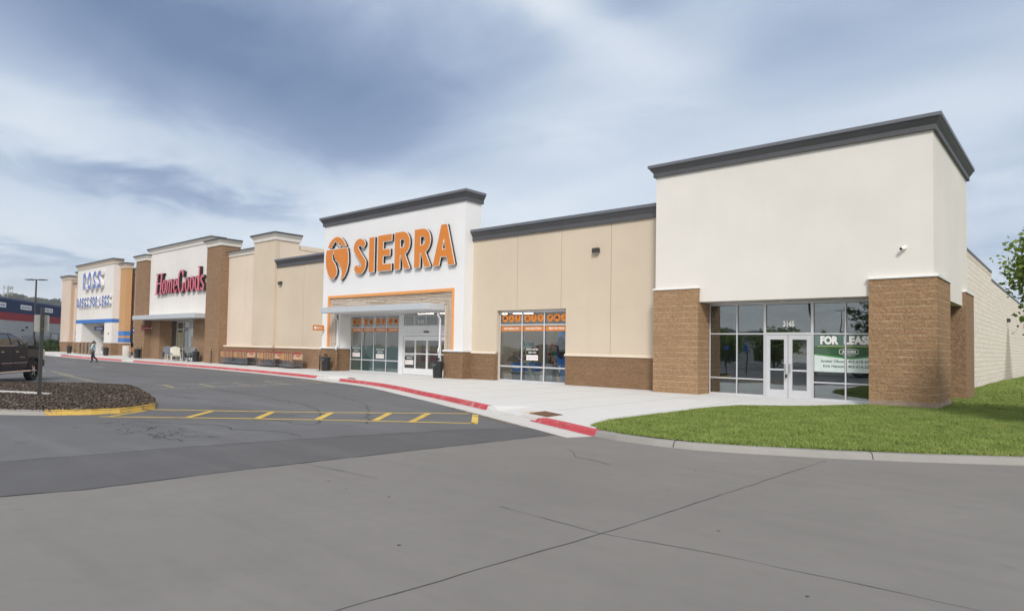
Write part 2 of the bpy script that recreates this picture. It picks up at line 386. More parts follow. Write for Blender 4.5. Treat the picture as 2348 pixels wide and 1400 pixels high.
# ================================================================ ground materials
def asphalt(name, c, crack=True):
    t = MT(name); p = t.pos()
    big = t.noise(p, 0.16, 5, 0.6, 0.4); mid = t.noise(p, 1.1, 5, 0.62, 0.3); fine = t.noise(p, 140, 2, 0.7); ag = t.noise(p, 420, 2, 0.8)
    base = t.mix(t.mapr(big, 0.32, 0.68), tuple(x*0.78 for x in c), tuple(x*1.20 for x in c))
    base = t.mix(t.mapr(mid, 0.3, 0.75, 0, 0.6), base, tuple(x*0.80 for x in c))
    base = t.mix(t.mapr(ag, 0.56, 0.72, 0, 0.55), base, tuple(x*1.7 for x in c))
    base = t.mix(t.mapr(fine, 0.3, 0.42, 0.45, 0), base, tuple(x*0.5 for x in c))
    # oil spots
    vo = t.n('ShaderNodeTexVoronoi'); vo.inputs['Scale'].default_value = 0.55; t.l(p, vo.inputs['Vector'])
    d = t.math('ADD', vo.outputs['Distance'], t.math('MULTIPLY', t.math('SUBTRACT', t.noise(p, 5, 3), 0.5), 0.14))
    base = t.mix(t.mapr(d, 0.03, 0.10, 0.30, 0), base, tuple(x*0.45 for x in c))
    mp = t.n('ShaderNodeMapping'); mp.inputs['Rotation'].default_value = (0, 0, R(35)); mp.inputs['Scale'].default_value = (0.12, 1.6, 1); t.l(p, mp.inputs['Vector'])
    sk = t.noise(mp.outputs[0], 1.0, 4, 0.6)
    base = t.mix(t.mapr(sk, 0.50, 0.74, 0, 0.55), base, tuple(x*1.35 for x in c))
    t.col(base); t.set(Roughness=0.78); t.b.inputs['Specular IOR Level'].default_value = 0.35
    t.bump(t.math('ADD', fine, t.math('MULTIPLY', ag, 0.6)), 0.35, 0.006); return t.m
def concrete(name, c, var=0.12, streak=0.25, rot=35, spec=0.3, rough=0.8):
    t = MT(name); p = t.pos()
    big = t.noise(p, 0.22, 5, 0.62, 0.3); mid = t.noise(p, 1.7, 5, 0.65); fine = t.noise(p, 70, 3, 0.7)
    base = t.mix(t.mapr(big, 0.3, 0.7), tuple(x*(1-var) for x in c), tuple(min(1, x*(1+var*0.7)) for x in c))
    base = t.mix(t.mapr(mid, 0.42, 0.8, 0, 0.45), base, tuple(x*0.84 for x in c))
    mp = t.n('ShaderNodeMapping'); mp.inputs['Rotation'].default_value = (0, 0, R(rot)); mp.inputs['Scale'].default_value = (0.25, 3.0, 1); t.l(p, mp.inputs['Vector'])
    sk = t.noise(mp.outputs[0], 1.0, 5, 0.6)
    base = t.mix(t.mapr(sk, 0.5, 0.8, 0, streak), base, tuple(x*0.78 for x in c))
    vo = t.n('ShaderNodeTexVoronoi'); vo.inputs['Scale'].default_value = 0.9; t.l(p, vo.inputs['Vector'])
    d = t.math('ADD', vo.outputs['Distance'], t.math('MULTIPLY', t.math('SUBTRACT', t.noise(p, 9, 3), 0.5), 0.12))
    base = t.mix(t.mapr(d, 0.015, 0.06, 0.28, 0), base, tuple(x*0.5 for x in c))
    base = t.mix(t.mapr(fine, 0.60, 0.72, 0, 0.35), base, tuple(min(1, x*1.25) for x in c))
    agg = t.noise(p, 260, 2, 0.8); base = t.mix(t.mapr(agg, 0.30, 0.42, 0.40, 0), base, tuple(x*0.70 for x in c)); base = t.mix(t.mapr(agg, 0.60, 0.72, 0, 0.35), base, tuple(min(1, x*1.28) for x in c))
    mot = t.noise(p, 6.5, 6, 0.72); base = t.mix(t.mapr(mot, 0.50, 0.72, 0, 0.30), base, tuple(x*0.82 for x in c))
    t.col(base); t.set(Roughness=rough); t.b.inputs['Specular IOR Level'].default_value = spec
    t.bump(fine, 0.22, 0.004); return t.m
def worn(name, c, under, wear=0.5, obj=False, scale=7.0, rough=0.7):
    """paint with chips worn through to what is below"""
    t = MT(name); p = t.pos(obj)
    a = t.noise(p, scale, 6, 0.7); b = t.noise(p, scale*7, 3, 0.7); g = t.noise(p, 1.2, 3)
    k = t.math('ADD', t.math('MULTIPLY', a, 0.6), t.math('MULTIPLY', b, 0.4))
    f = t.mapr(k, wear+0.03, wear+0.09)
    pc = t.mix(t.mapr(g, 0.3, 0.7), tuple(x*0.82 for x in c), tuple(min(1, x*1.1) for x in c))
    t.col(t.mix(f, pc, under)); t.set(Roughness=rough); t.b.inputs['Specular IOR Level'].default_value = 0.25
    t.bump(b, 0.2, 0.003); return t.m
ASPH = asphalt('aged_asphalt', (0.130, 0.132, 0.138))
ASPH_D = asphalt('newer_asphalt', (0.104, 0.104, 0.108))
DRIVE = concrete('drive_concrete', (0.206, 0.198, 0.187), 0.14, 0.5)
WALK = concrete('pale_sidewalk_concrete', (0.635, 0.635, 0.625), 0.05, 0.16, rot=0)
KERBC = concrete('kerb_concrete', (0.58, 0.57, 0.55), 0.08, 0.25)
KERBG = concrete('old_grey_kerb', (0.30, 0.29, 0.27), 0.20, 0.6)
RED = worn('red_kerb_paint', (0.52, 0.080, 0.095), (0.50, 0.33, 0.31), 0.515, scale=4.0)
YEL = worn('yellow_line_paint', (0.64, 0.45, 0.10), (0.16, 0.155, 0.14), 0.53, scale=5.0)
YEL2 = worn('faded_yellow_paint', (0.50, 0.43, 0.24), (0.15, 0.15, 0.15), 0.46, scale=5.0)
YELK = worn('yellow_kerb_paint', (0.60, 0.40, 0.095), (0.28, 0.23, 0.15), 0.50, scale=3.0)
CRACK = plain('crack_dark', (0.035, 0.035, 0.036), 0.95, obj=False)  # plain dark colour of the pavement cracks and kerb joints
JOINT = plain('joint_dark', (0.075, 0.072, 0.068), 0.95, obj=False)  # plain dark colour of the joint lines in the drive
DIRT = plain('gutter_dirt', (0.22, 0.18, 0.14), 0.95, var=0.35, scale=12, obj=False)
RUST = plain('rusty_steel_plate', (0.155, 0.075, 0.032), 0.75, 0.2, var=0.35, scale=30, obj=False)
RUSTST = worn('rust_stain', (0.58, 0.45, 0.30), (0.62, 0.60, 0.57), 0.46, scale=5)

# ================================================================ ground
Zr = -0.15
def struct(name, mb, mat, **k):
    o = mb.build(name, mat, **k); o['kind'] = 'structure'; return o
def sheet(name, poly, z, mat, th=None):
    mb = MB()
    mb.add([(x, y, z) for x, y in poly], [tuple(range(len(poly)))])
    return struct(name, mb, mat)
GRNDM = plain('dry_verge', (0.13, 0.145, 0.06), 0.95, var=0.35, scale=0.05, obj=False)
sheet('ground', [(-1600,-1600),(1600,-1600),(1600,1600),(-1600,1600)], -0.62, GRNDM)
# parking lot: a slab so that no gap shows at its edge
struct('parking_lot', MB().box(-330, 60, -260, 95, -0.70, Zr), ASPH)
KP = [(-170,29),(-125,28.2),(-112,26.6),(-100,25.1),(-88,24.5),(-73.6,24.4),(-71.5,24.4),(-62,24.3),(-52,24.1),(-44,23.55),(-38,22.95),(-35.3,22.6),(-34.2,22.4),(-33.2,22.2),
      (-32.2,21.95),(-29.6,21.55),(-27.1,20.95),(-24.5,20.05),(-22,19.0),(-18.8,17.75),(-15.6,16.40),(-14.7,16.0),(-12.6,15.08),(-12.1,14.86),(-10.4,14.12),(-8.95,13.46),
      (-8.2,13.24),(-7.2,13.14),(-6.3,13.24),(-5.4,13.58),(-3.9,14.3),(-2.5,15.15),(-0.9,16.3),(1.5,18.4),(5,22.5),(9,30),(12,45),(13,70),(13,94)]
def kh(x):      # kerb height along the kerb (dropped at the ramps)
    def dip(a, b, lo=0.03):
        if x <= a-0.3 or x >= b+0.3: return 1.0
        return 0.12
    k = 1.0
    for a, b in ((-14.75,-13.0),(-34.2,-33.15),(-73.4,-71.7)): k = min(k, dip(a, b))
    return 0.15*k
# drive concrete, east of the joint
edge = [(-11.3,-6),(-11.04,2.2),(-10.75,3.15),(-10.69,4.32),(-10.62,5.75),(-10.44,7.36),(-10.20,9.42),(-9.95,11.5),(-9.72,13.25)]
sheet('drive', [(-14,-60)]+edge+[(-8.5,14.3),(-4,15.6),(0,18),(3,21),(6,25),(10,32),(12.8,46),(13.8,94),(58,94),(58,-60)], Zr+0.010, DRIVE)
sheet('asphalt_patch', [(-14.6,-6),(-14.19,2.81),(-13.95,4.02),(-13.78,5.58),(-13.04,8.7),(-12.0,11.9),(-11.3,13.4),(-10.9,14.0)]+edge[::-1], Zr+0.005, ASPH_D)
# kerb with gutter pan, split where the paint changes
def kprof(h):
    t = Zr+h
    return [(-0.20,-0.30),(-0.20,t-0.002),(-0.06,t-0.002),(-0.015,t-0.012),(0.005,t-0.045 if h > 0.06 else t-0.01),(0.03,Zr+0.03 if h > 0.06 else Zr+0.02),(0.07,Zr+0.014),(0.16,Zr+0.012),(0.82,Zr+0.016),(0.84,-0.30)]
def kprof_nogutter(h):
    t = Zr+h
    return [(-0.20,-0.30),(-0.20,t-0.002),(-0.07,t-0.002),(-0.02,t-0.012),(0.01,t-0.045),(0.06,Zr+0.02),(0.09,-0.30)]
def dense(path, step=0.5):
    out = []
    for a, b in zip(path, path[1:]):
        n = max(1, int(math.hypot(b[0]-a[0], b[1]-a[1])/step))
        for i in range(n): out.append((a[0]+(b[0]-a[0])*i/n, a[1]+(b[1]-a[1])*i/n))
    return out+[path[-1]]
KPd = dense(KP, 0.35)
def seg(x0, x1):
    return [p for p in KPd if x0-1e-6 <= p[0] <= x1+1e-6]
k1 = [(x, y, kh(x)) for x, y in KPd if x <= -8.9]
struct('kerb', sweep(MB(), k1, None, var=kprof), KERBC)
k2 = [(x, y, 0.15) for x, y in KPd if x >= -9.05]
struct('kerb', sweep(MB(), k2, None, var=kprof_nogutter), KERBG)
def redprof(h):
    t = Zr+h
    return [(-0.165,t-0.012),(-0.165,t+0.004),(-0.055,t+0.004),(-0.010,t-0.006),(0.012,t-0.04),(0.038,Zr+0.034),(0.11,Zr+0.020)]
for a, b in ((-32.2,-15.1),(-12.2,-8.9),(-71.2,-35.4),(-97.5,-74.0)):
    s_ = [(x, y, 0.15) for x, y in KPd if a <= x <= b]
    if a == -12.2: s_ = [(x, y, 0.06+0.09*min(1, max(0, (x+12.2)/0.5))) for x, y, _ in s_]
    o = struct('kerb_paint', sweep(MB(), s_, None, caps=False, var=redprof), RED)
# sidewalk: strip behind the kerb that follows its dips, then a level slab up to the walls
def offs(pts, d):
    out = []
    for i, p in enumerate(pts):
        a = Vector(pts[max(0, i-1)][:2]); b = Vector(pts[min(len(pts)-1, i+1)][:2]); t_ = (b-a).normalized()
        out.append((p[0]-t_.y*d*1.0, p[1]+t_.x*d*1.0))
    return out
kw = [p for p in KPd if p[0] <= -9.3]
A = offs(kw, 0.20); B = [offs(kw, min(1.5, max(0.3, 0.3+1.2*(-9.6-q[0])/2.4)))[i] for i, q in enumerate(kw)]
lawn_edge = [(-9.50,14.15),(-9.80,15.47),(-9.88,18.07),(-9.72,20.7),(-9.2,23.13),(-8.2,24.67),(-7.09,26.07),(-6.3,27.2),(-6.0,27.73)]
mb = MB()
vs = [(a[0],a[1],Zr+kh(k[0])-0.002) for a, k in zip(A, kw)]+[(b[0],b[1],0.0) for b in B]
n = len(A); mb.add(vs, [(i,i+1,n+i+1,n+i) for i in range(n-1)])
struct('sidewalk_ramp_strip', mb, WALK)
poly = B+lawn_edge+[(-6.0,31),(-15,33.5),(-170,33.5)]
mb = MB(); mb.add([(x,y,0.0) for x,y in poly], [tuple(range(len(poly)))])
struct('sidewalk', mb, WALK)
# joints and chips across the kerb
mb = MB()
for i in range(6, len(KPd)-6, 9):
    if KPd[i][0] < -60 or KPd[i][0] > 0: continue
    h_ = kh(KPd[i][0]); sweep(mb, [(KPd[i][0], KPd[i][1]), (KPd[i][0]+(KPd[i+1][0]-KPd[i][0])*0.045, KPd[i][1]+(KPd[i+1][1]-KPd[i][1])*0.045)],
        [(d, z+0.0065) for d, z in (kprof(h_)[1:-2] if KPd[i][0] < -9 else kprof_nogutter(h_)[1:-1])], caps=False)
struct('kerb_joints', mb, CRACK)
# control joints in the sidewalk
JT = plain('joint_groove', (0.30, 0.295, 0.28), 0.95, obj=False)
mb = MB()
for x in np.arange(-120, -10, 2.44):
    y0 = np.interp(x, [p[0] for p in KP], [p[1] for p in KP])+1.6
    mb.box(x-0.010, x+0.010, y0, 28.6, -0.02, 0.0025)
for y in (25.4,):
    mb.box(-118, -10.2, y-0.010, y+0.010, -0.02, 0.0025)
struct('sidewalk_joints', mb, JT)

# wandering cracks and sawn joints, a few millimetres wide, lying on the surface
def wig(path, wdt, amp, z, mb, step=0.25):
    p = dense(path, step); L_, R_ = [], []
    for i, q in enumerate(p):
        a = Vector(p[max(0,i-1)]); b = Vector(p[min(len(p)-1,i+1)]); t_ = (b-a).normalized(); nn = Vector((-t_.y, t_.x))
        o_ = random.uniform(-amp, amp); ww = wdt*random.uniform(0.35, 1.3)/2
        c = Vector(q)+nn*o_; L_.append(c+nn*ww); R_.append(c-nn*ww)
    n = len(p); mb.add([(v.x,v.y,z) for v in L_]+[(v.x,v.y,z) for v in R_], [(n+i,n+i+1,i+1,i) for i in range(n-1)])
mb = MB(); zc = Zr+0.0145
wig([(-4.62,-3),(-4.53,3.15),(-4.21,6.47),(-4.0,10.5),(-3.84,13.95)], 0.017, 0.010, zc, mb)
wig([(-10.6,6.42),(-9.6,6.5),(-8.5,6.56)], 0.012, 0.012, zc, mb)
wig([(-5.9,6.6),(-5.23,6.54),(-4.21,6.47)], 0.010, 0.012, zc, mb)
wig([(-4.21,6.47),(-2.8,6.7),(-1.47,6.76),(4,7.0)], 0.010, 0.012, zc, mb)
wig([(-0.1,-2),(0.2,5),(0.6,10),(0.9,17.5)], 0.010, 0.012, zc, mb)
wig([(-4.5,-0.2),(2,-0.1)], 0.02, 0.01, zc, mb)
wig([(-8.2,11.3),(-7.5,10.6),(-6.6,10.4)], 0.014, 0.03, zc, mb)
for k in range(10):
    x, y = random.uniform(-9.5,-1), random.uniform(3.5,12.5)
    mb.add([(x+random.uniform(.01,.03)*math.cos(a), y+random.uniform(.01,.03)*math.sin(a), zc) for a in [j*1.05 for j in range(6)]], [tuple(range(6))])
struct('drive_joints', mb, JOINT)
mb = MB(); za = Zr+0.0035
wig([(-14.6,-6),(-14.19,2.81),(-13.95,4.02),(-13.78,5.58),(-13.04,8.7),(-12.0,11.9),(-11.3,13.4)], 0.035, 0.012, Zr+0.0085, mb)
wig([(-11.3,-6),(-11.04,2.2),(-10.75,3.15),(-10.69,4.32),(-10.62,5.75),(-10.44,7.36),(-10.2,9.42),(-9.95,11.5),(-9.72,13.25)], 0.045, 0.012, Zr+0.0145, mb)
gd = lambda a: a
wig([(-29.5,13.5),(-26.5,13.4),(-23.5,13.0),(-20.5,12.6),(-18.5,11.9),(-16.8,10.8),(-15.5,9.9)], 0.05, 0.07, za, mb)
wig([(-25.5,16.5),(-22.0,15.3),(-19.5,14.4),(-17.5,13.1),(-16.0,11.9),(-14.6,10.9)], 0.04, 0.06, za, mb)
wig([(-21.5,9.8),(-20.0,10.3),(-18.6,10.2),(-17.5,10.6)], 0.035, 0.08, za, mb)
wig([(-19.3,6.6),(-17.9,7.1),(-16.7,7.9),(-15.8,7.7),(-14.6,8.5),(-13.5,8.3)], 0.035, 0.10, za, mb)
wig([(-17.8,9.0),(-16.6,9.6),(-15.6,9.4),(-14.4,10.4)], 0.025, 0.10, za, mb)
wig([(-24.0,19.0),(-21,17.6),(-19,16.9)], 0.03, 0.06, za, mb)
wig([(-46,18),(-40,18.6),(-33,18.0)], 0.05, 0.08, za, mb)
wig([(-60,15),(-50,15.6),(-40,14.9),(-34,15.1)], 0.06, 0.08, za, mb)
for k in range(44):      # crazed patch
    t_ = random.random(); cx0 = -19.3+4.4*t_; cy0 = 5.9+0.35*t_+random.gauss(0, 0.30)
    pth = [(cx0, cy0)]
    for j in range(random.randint(2, 5)): pth.append((pth[-1][0]+random.uniform(-.30,.34), pth[-1][1]+random.uniform(-.16,.16)))
    wig(pth, 0.016, 0.02, za, mb, 0.1)
for k in range(14):
    t_ = random.random(); cx0 = -27.0+3.4*t_; cy0 = 10.4+0.9*t_+random.gauss(0, 0.10)
    pth = [(cx0, cy0)]
    for j in range(3): pth.append((pth[-1][0]+random.uniform(-.35,.4), pth[-1][1]+random.uniform(-.15,.2)))
    wig(pth, 0.018, 0.02, za, mb, 0.1)
struct('pavement_cracks', mb, CRACK)

# painted markings
def stripe(mb, a, b, w_, z=Zr+0.0045):
    a = Vector(a); b = Vector(b); t_ = (b-a).normalized(); n_ = Vector((-t_.y, t_.x))*w_/2
    mb.add([(v.x, v.y, z) for v in (a-n_, b-n_, b+n_, a+n_)], [(0,1,2,3)])
mb = MB(); W_ = 0.145
far = [(-22.0,8.05),(-20.0,9.75),(-17.8,11.75),(-14.54,15.13)]; near = [(-20.75,6.30),(-18.0,8.9),(-16.1,10.55),(-12.80,13.15)]
for q in (far, near):
    for a, b in zip(q, q[1:]): stripe(mb, a, b, W_)
stripe(mb, (-14.6,15.06), (-12.72,13.08), 0.19)
z5 = Zr+0.0075
for a, b in (((-20.32,8.94+.3),(-19.0,7.95)),((-18.95,10.5),(-17.6,9.3)),((-17.7,11.8),(-16.3,10.4)),((-16.45,13.1),(-15.1,11.5)),((-15.6,13.95),(-14.1,11.95))):
    stripe(mb, a, b, 0.20, z5)
stripe(mb, (-21.6,7.8), (-20.6,6.5), 0.12, z5)
struct('road_marking', mb, YEL)
mb = MB()
stripe(mb, (-31.2,11.0), (-31.2,20.9), 0.12); stripe(mb, (-33.8,12.6), (-34.6,20.9), 0.12); stripe(mb, (-31.2,20.9),(-34.6,20.9), 0.12, z5)
for y in (12.5, 14.25, 16.0, 18.0, 20.0): stripe(mb, (-33.9-(y-12)*0.06, y+0.5), (-31.2, y), 0.11, z5)
stripe(mb, (-47.6,12.14), (-37.6,11.29), 0.12)
for i in range(6): stripe(mb, (-52-i*7,12.8+0.3*i), (-45-i*7,12.2+0.3*i), 0.12)
for a in ((-78,20.6),(-66,20.0),(-84,20.9)): stripe(mb, a, (a[0]+3, a[1]-0.1), 0.12)
struct('road_marking', mb, YEL2)
for x0, y0, l_ in ((-60,17.6,3),(-88,19.6,5),(-75,18.9,6)):
    mb = MB(); stripe(mb, (x0,y0), (x0+l_,y0-0.1), 0.12); struct('road_marking', mb, plain('white_line_paint', (0.45,0.45,0.44), 0.7, var=0.25, obj=False))
# dirt drifted along the gutter
mb = MB()
for k in range(60):
    x = random.uniform(-16.5,-11.2); y = np.interp(x, [-16.5,-11.2], [15.95,13.55])-abs(random.gauss(0, 0.12))
    r_ = random.uniform(0.03, 0.14)
    mb.add([(x+r_*2.2*math.cos(a)*random.uniform(.6,1), y+r_*0.7*math.sin(a)*random.uniform(.6,1)-(x+14)*0.0, Zr+0.006+k*0.00005) for a in [j*0.785 for j in range(8)]], [tuple(range(8))])
struct('gutter_dirt', mb, DIRT)
# inlet covers let into the pavement
def cover(quad, label):
    c = (sum(p[0] for p in quad)/4, sum(p[1] for p in quad)/4, 0)
    mb = MB(); mb.prism(quad, -0.05, 0.012); o = mb.build('inlet_cover', RUST, loc=c); tag(o, label, 'inlet cover', 'steel inlet covers in the pavement')
cover([(-12.70,16.22),(-12.62,15.36),(-11.62,14.94),(-11.68,15.78)][::-1], 'rusty square steel inlet cover beside the red kerb near the lawn')
cover([(-32.75,23.05),(-31.8,22.8),(-31.35,22.3),(-32.3,22.5)], 'small rusty inlet cover at the start of the long red kerb before the white store')
cover([(-101.5,26.6),(-98.6,26.3),(-98.6,25.6),(-101.5,25.8)], 'dark inlet cover at the far end of the sidewalk near the round shrub')
mb = MB(); mb.add([(x,y,0.004) for x,y in [(-12.76,16.2),(-12.98,15.9),(-13.05,15.5),(-12.85,15.25),(-12.66,15.3),(-12.72,15.8)]], [tuple(range(6))])
struct('rust_stain', mb, RUSTST)

# ---------------------------------------------------------------- lawn
def gh(x, y):
    h = 0.03+0.035*math.sin(x*0.8+y*0.31)*math.sin(y*0.45)
    t_ = min(1, max(0, (y-38.0)/4.5)); h += 0.20*t_*t_*(3-2*t_)
    t2 = min(1, max(0, (y-48)/45)); h -= 0.30*t2
    return h
LK = [p for p in offs([q for q in KPd if q[0] >= -9.0], 0.17)]
outline = LK+[(12.5,94),(-4.2,94),(-4.2,38.6),(-6.0,38.6),(-6.0,27.73)]+lawn_edge[::-1][1:]
SOIL = MT('lawn_soil'); _p = SOIL.pos(); SOIL.col(SOIL.mix(SOIL.mapr(SOIL.noise(_p, 2.2, 5), .35, .65), (0.11,0.165,0.036), (0.16,0.21,0.055))); SOIL.set(Roughness=0.95); SOIL.bump(SOIL.noise(_p, 40, 4), 0.8, 0.03)
bm = bmesh.new()
vv = [bm.verts.new((x*S, y*S, -0.01*S)) for x, y in outline]; f_ = bm.faces.new(vv)
bmesh.ops.triangulate(bm, faces=bm.faces[:])
me = bpy.data.meshes.new('lawn'); bm.to_mesh(me); bm.free()
# grid version of the lawn surface with mounding
def inpoly(x, y, poly):
    c = False; n = len(poly)
    for i in range(n):
        x1, y1 = poly[i]; x2, y2 = poly[i-1]
        if (y1 > y) != (y2 > y) and x < (x2-x1)*(y-y1)/(y2-y1)+x1: c = not c
    return c
me.materials.append(SOIL.m); o = bpy.data.objects.new('lawn', me); COL.objects.link(o); o['kind'] = 'structure'
mb = MB(); gs = 0.4; idx = {}
xs = np.arange(-10, 13, gs); ys = np.arange(13, 94, gs)
cell = {}
for i, x in enumerate(xs):
    for j, y in enumerate(ys):
        if all(inpoly(x+a*gs, y+b*gs, outline) for a in (0,1) for b in (0,1)):
            ids = []
            for a, b in ((0,0),(1,0),(1,1),(0,1)):
                k = (i+a, j+b)
                if k not in idx: idx[k] = len(mb.v); mb.v.append((x+a*gs, y+b*gs, gh(x+a*gs, y+b*gs)-0.02))
                ids.append(idx[k])
            mb.f.append(tuple(ids))
o = mb.build('lawn_soil', SOIL.m, smooth=True); o['kind'] = 'structure'
GR = MT('grass_blades'); _p = GR.pos(); a_ = GR.noise(_p, 1.6, 5, 0.6); b_ = GR.noise(_p, 9, 4, 0.65)
gc = GR.mix(GR.mapr(a_, .32, .68), (0.140,0.205,0.040), (0.250,0.320,0.078)); gc = GR.mix(GR.mapr(b_, .46, .74, 0, .5), gc, (0.33,0.37,0.125))
gc = GR.mix(GR.mapr(GR.noise(_p, 0.5, 3), .58, .75, 0, .35), gc, (0.34,0.33,0.13))
GR.col(gc); GR.set(Roughness=0.6); GR.b.inputs['Specular IOR Level'].default_value = 0.25
rng = np.random.default_rng(3)
def inpoly_v(xy, poly):
    x, y = xy[:,0], xy[:,1]; c = np.zeros(len(xy), bool); n = len(poly)
    for i in range(n):
        x1, y1 = poly[i]; x2, y2 = poly[i-1]
        if y1 == y2: continue
        c ^= ((y1 > y) != (y2 > y)) & (x < (x2-x1)*(y-y1)/(y2-y1)+x1)
    return c
P_ = []
def seed(n, x0, x1, y0, y1):
    xy = rng.uniform((x0, y0), (x1, y1), (n, 2))
    return xy[inpoly_v(xy, outline)]
pts = np.concatenate([seed(330000, -10, 0.8, 13, 30), seed(60000, -6.1, 1.2, 30, 45), seed(30000, -4.3, 2, 45, 92)])
n = len(pts)
# thicker tufts along the sidewalk edge
eg = []
ld = dense(lawn_edge, 0.05)
for q in ld:
    for k in range(22): eg.append((q[0]+random.gauss(0.03, 0.05), q[1]+random.gauss(-0.02, 0.05)))
eg2 = dense([(-5.9,27.70),(-3.88,27.70),(-3.85,30.9),(-3.85,35.3),(-3.85,38.45),(-4.25,38.5),(-4.25,60)], 0.05)
for q in eg2:
    for k in range(8): eg.append((q[0]+abs(random.gauss(0.03, 0.05))*(1 if q[1] > 27.8 else 0), q[1]-abs(random.gauss(0, 0.05))*(1 if q[1] < 27.8 else 0)))
pts = np.concatenate([pts, np.array(eg)]); n = len(pts)
zz = np.array([gh(x, y) for x, y in pts])-0.03
far_ = np.clip((pts[:,1]-20)/40, 0, 1)
h = rng.uniform(0.025, 0.068, n)*(1+0.25*far_); wd = rng.uniform(0.006, 0.013, n)*(1+2.2*far_)
an = rng.uniform(0, 2*np.pi, n); lx = rng.normal(0, 0.045, n); ly = rng.normal(0, 0.045, n)
V = np.zeros((n, 3, 3)); V[:,0,0] = pts[:,0]-np.cos(an)*wd; V[:,0,1] = pts[:,1]-np.sin(an)*wd; V[:,0,2] = zz
V[:,1,0] = pts[:,0]+np.cos(an)*wd; V[:,1,1] = pts[:,1]+np.sin(an)*wd; V[:,1,2] = zz
V[:,2,0] = pts[:,0]+lx; V[:,2,1] = pts[:,1]+ly; V[:,2,2] = zz+h+0.02
def tri_mesh(name, V, mat):
    n = len(V); me = bpy.data.meshes.new(name); me.vertices.add(3*n); me.vertices.foreach_set('co', (V.reshape(-1)*S))
    me.loops.add(3*n); me.loops.foreach_set('vertex_index', np.arange(3*n, dtype=np.int32))
    me.polygons.add(n); me.polygons.foreach_set('loop_start', np.arange(0, 3*n, 3, dtype=np.int32)); me.polygons.foreach_set('loop_total', np.full(n, 3, dtype=np.int32))
    me.update(); me.validate(); me.materials.append(mat)
    o = bpy.data.objects.new(name, me); COL.objects.link(o); return o
o = tri_mesh('grass', V, GR.m); o['kind'] = 'stuff'; o['label'] = 'mown green grass of the lawn round the corner shop'; o['category'] = 'grass'

# ---------------------------------------------------------------- planted island in the lot
isl = [(-45,2.0),(-30,2.3),(-24.6,3.6),(-22.95,4.5),(-22.0,5.3),(-21.45,6.3),(-21.35,7.0),(-21.7,7.7),(-22.15,8.25),(-24.0,8.95),(-26,9.5),(-29.6,10.4),(-32.3,10.95),(-33.2,10.7),(-34.6,9.7),(-36.4,7.6),(-45,3.5)]
isl_k = [(x, y, 0.15) for x, y in isl[::-1]]
def iprof(h): 
    t = Zr+h
    return [(-0.17,-0.25),(-0.17,t),(-0.03,t),(0,t-0.03),(0.03,Zr+0.003),(0.05,-0.25)]
ccw = isl   # counter-clockwise: outward is on the right of travel
kd = dense(ccw, 0.3)
front = [(x, y, 0.15) for x, y in kd if x <= -22.0 and y < 5.6]
nose = [(x, y, 0.15) for x, y in kd if (y >= 5.2 and x > -24) or (x > -32.2 and y > 8.9)]
back = [(x, y, 0.13) for x, y in kd if x <= -32.0 and y > 3.4]
struct('island_kerb', sweep(MB(), front, None, var=iprof), concrete('island_kerb_concrete', (0.35, 0.335, 0.31), 0.12, 0.3))
struct('island_kerb', sweep(MB(), nose, None, var=iprof), YELK)
struct('island_kerb', sweep(MB(), back, None, var=iprof), bpy.data.materials['island_kerb_concrete'])
MUL = MT('wood_mulch'); _p = MUL.pos(); q_ = MUL.noise(_p, 22, 5, 0.7)
MUL.col(MUL.mix(MUL.mapr(q_, .35, .65), (0.035,0.026,0.021), (0.15,0.115,0.09))); MUL.set(Roughness=0.95); MUL.bump(q_, 1.0, 0.05)
def mh(x, y): return -0.03+0.05*math.exp(-((y-8.0)/2.6)**2)+0.012*math.sin(x*1.3)*math.sin(y*1.7)
mb = MB(); idx = {}; gs = 0.3
for i in range(int(24/gs)):
    for j in range(int(10/gs)):
        x, y = -45+i*gs, 2+j*gs
        if all(inpoly(x+a*gs, y+b*gs, isl) for a in (0,1) for b in (0,1)):
            ids = []
            for a, b in ((0,0),(1,0),(1,1),(0,1)):
                k = (i+a, j+b)
                if k not in idx: idx[k] = len(mb.v); mb.v.append((x+a*gs, y+b*gs, mh(x+a*gs, y+b*gs)))
                ids.append(idx[k])
            mb.f.append(tuple(ids))
struct('mulch_bed', mb, MUL.m, smooth=True)
mb = MB(); mb.prism(isl, -0.3, -0.02); struct('island_soil', mb, MUL.m)
CH = MT('bark_chips'); _i = CH.n('ShaderNodeNewGeometry').outputs['Random Per Island']
rp = CH.n('ShaderNodeValToRGB'); CH.l(_i, rp.inputs[0]); rp.color_ramp.elements[0].color = (0.035,0.026,0.021,1); rp.color_ramp.elements[1].color = (0.40,0.34,0.29,1)
for p_, c_ in ((0.45,(0.070,0.050,0.039,1)),(0.8,(0.135,0.100,0.080,1)),(0.96,(0.21,0.165,0.135,1))): x_ = rp.color_ramp.elements.new(p_); x_.color = c_
CH.l(rp.outputs[0], CH.b.inputs['Base Color']); CH.set(Roughness=0.9)
n = 64000; xy = rng.uniform((-37, 2.6), (-21.3, 11), (n, 2)); xy = xy[inpoly_v(xy, isl)]; n = len(xy)
z0 = np.array([mh(x, y) for x, y in xy]); an = rng.uniform(0, 6.28, n); l_ = rng.uniform(.015,.052,n); w_ = rng.uniform(.005,.014,n); ti = rng.normal(0,.012,n); t2 = rng.normal(0,.007,n)
Q = np.zeros((n,4,3)); c_, s_ = np.cos(an), np.sin(an)
for k, (a, b) in enumerate(((-1,-1),(1,-1),(1,1),(-1,1))):
    Q[:,k,0] = xy[:,0]+c_*a*l_-s_*b*w_; Q[:,k,1] = xy[:,1]+s_*a*l_+c_*b*w_; Q[:,k,2] = z0+0.022+a*ti+b*t2
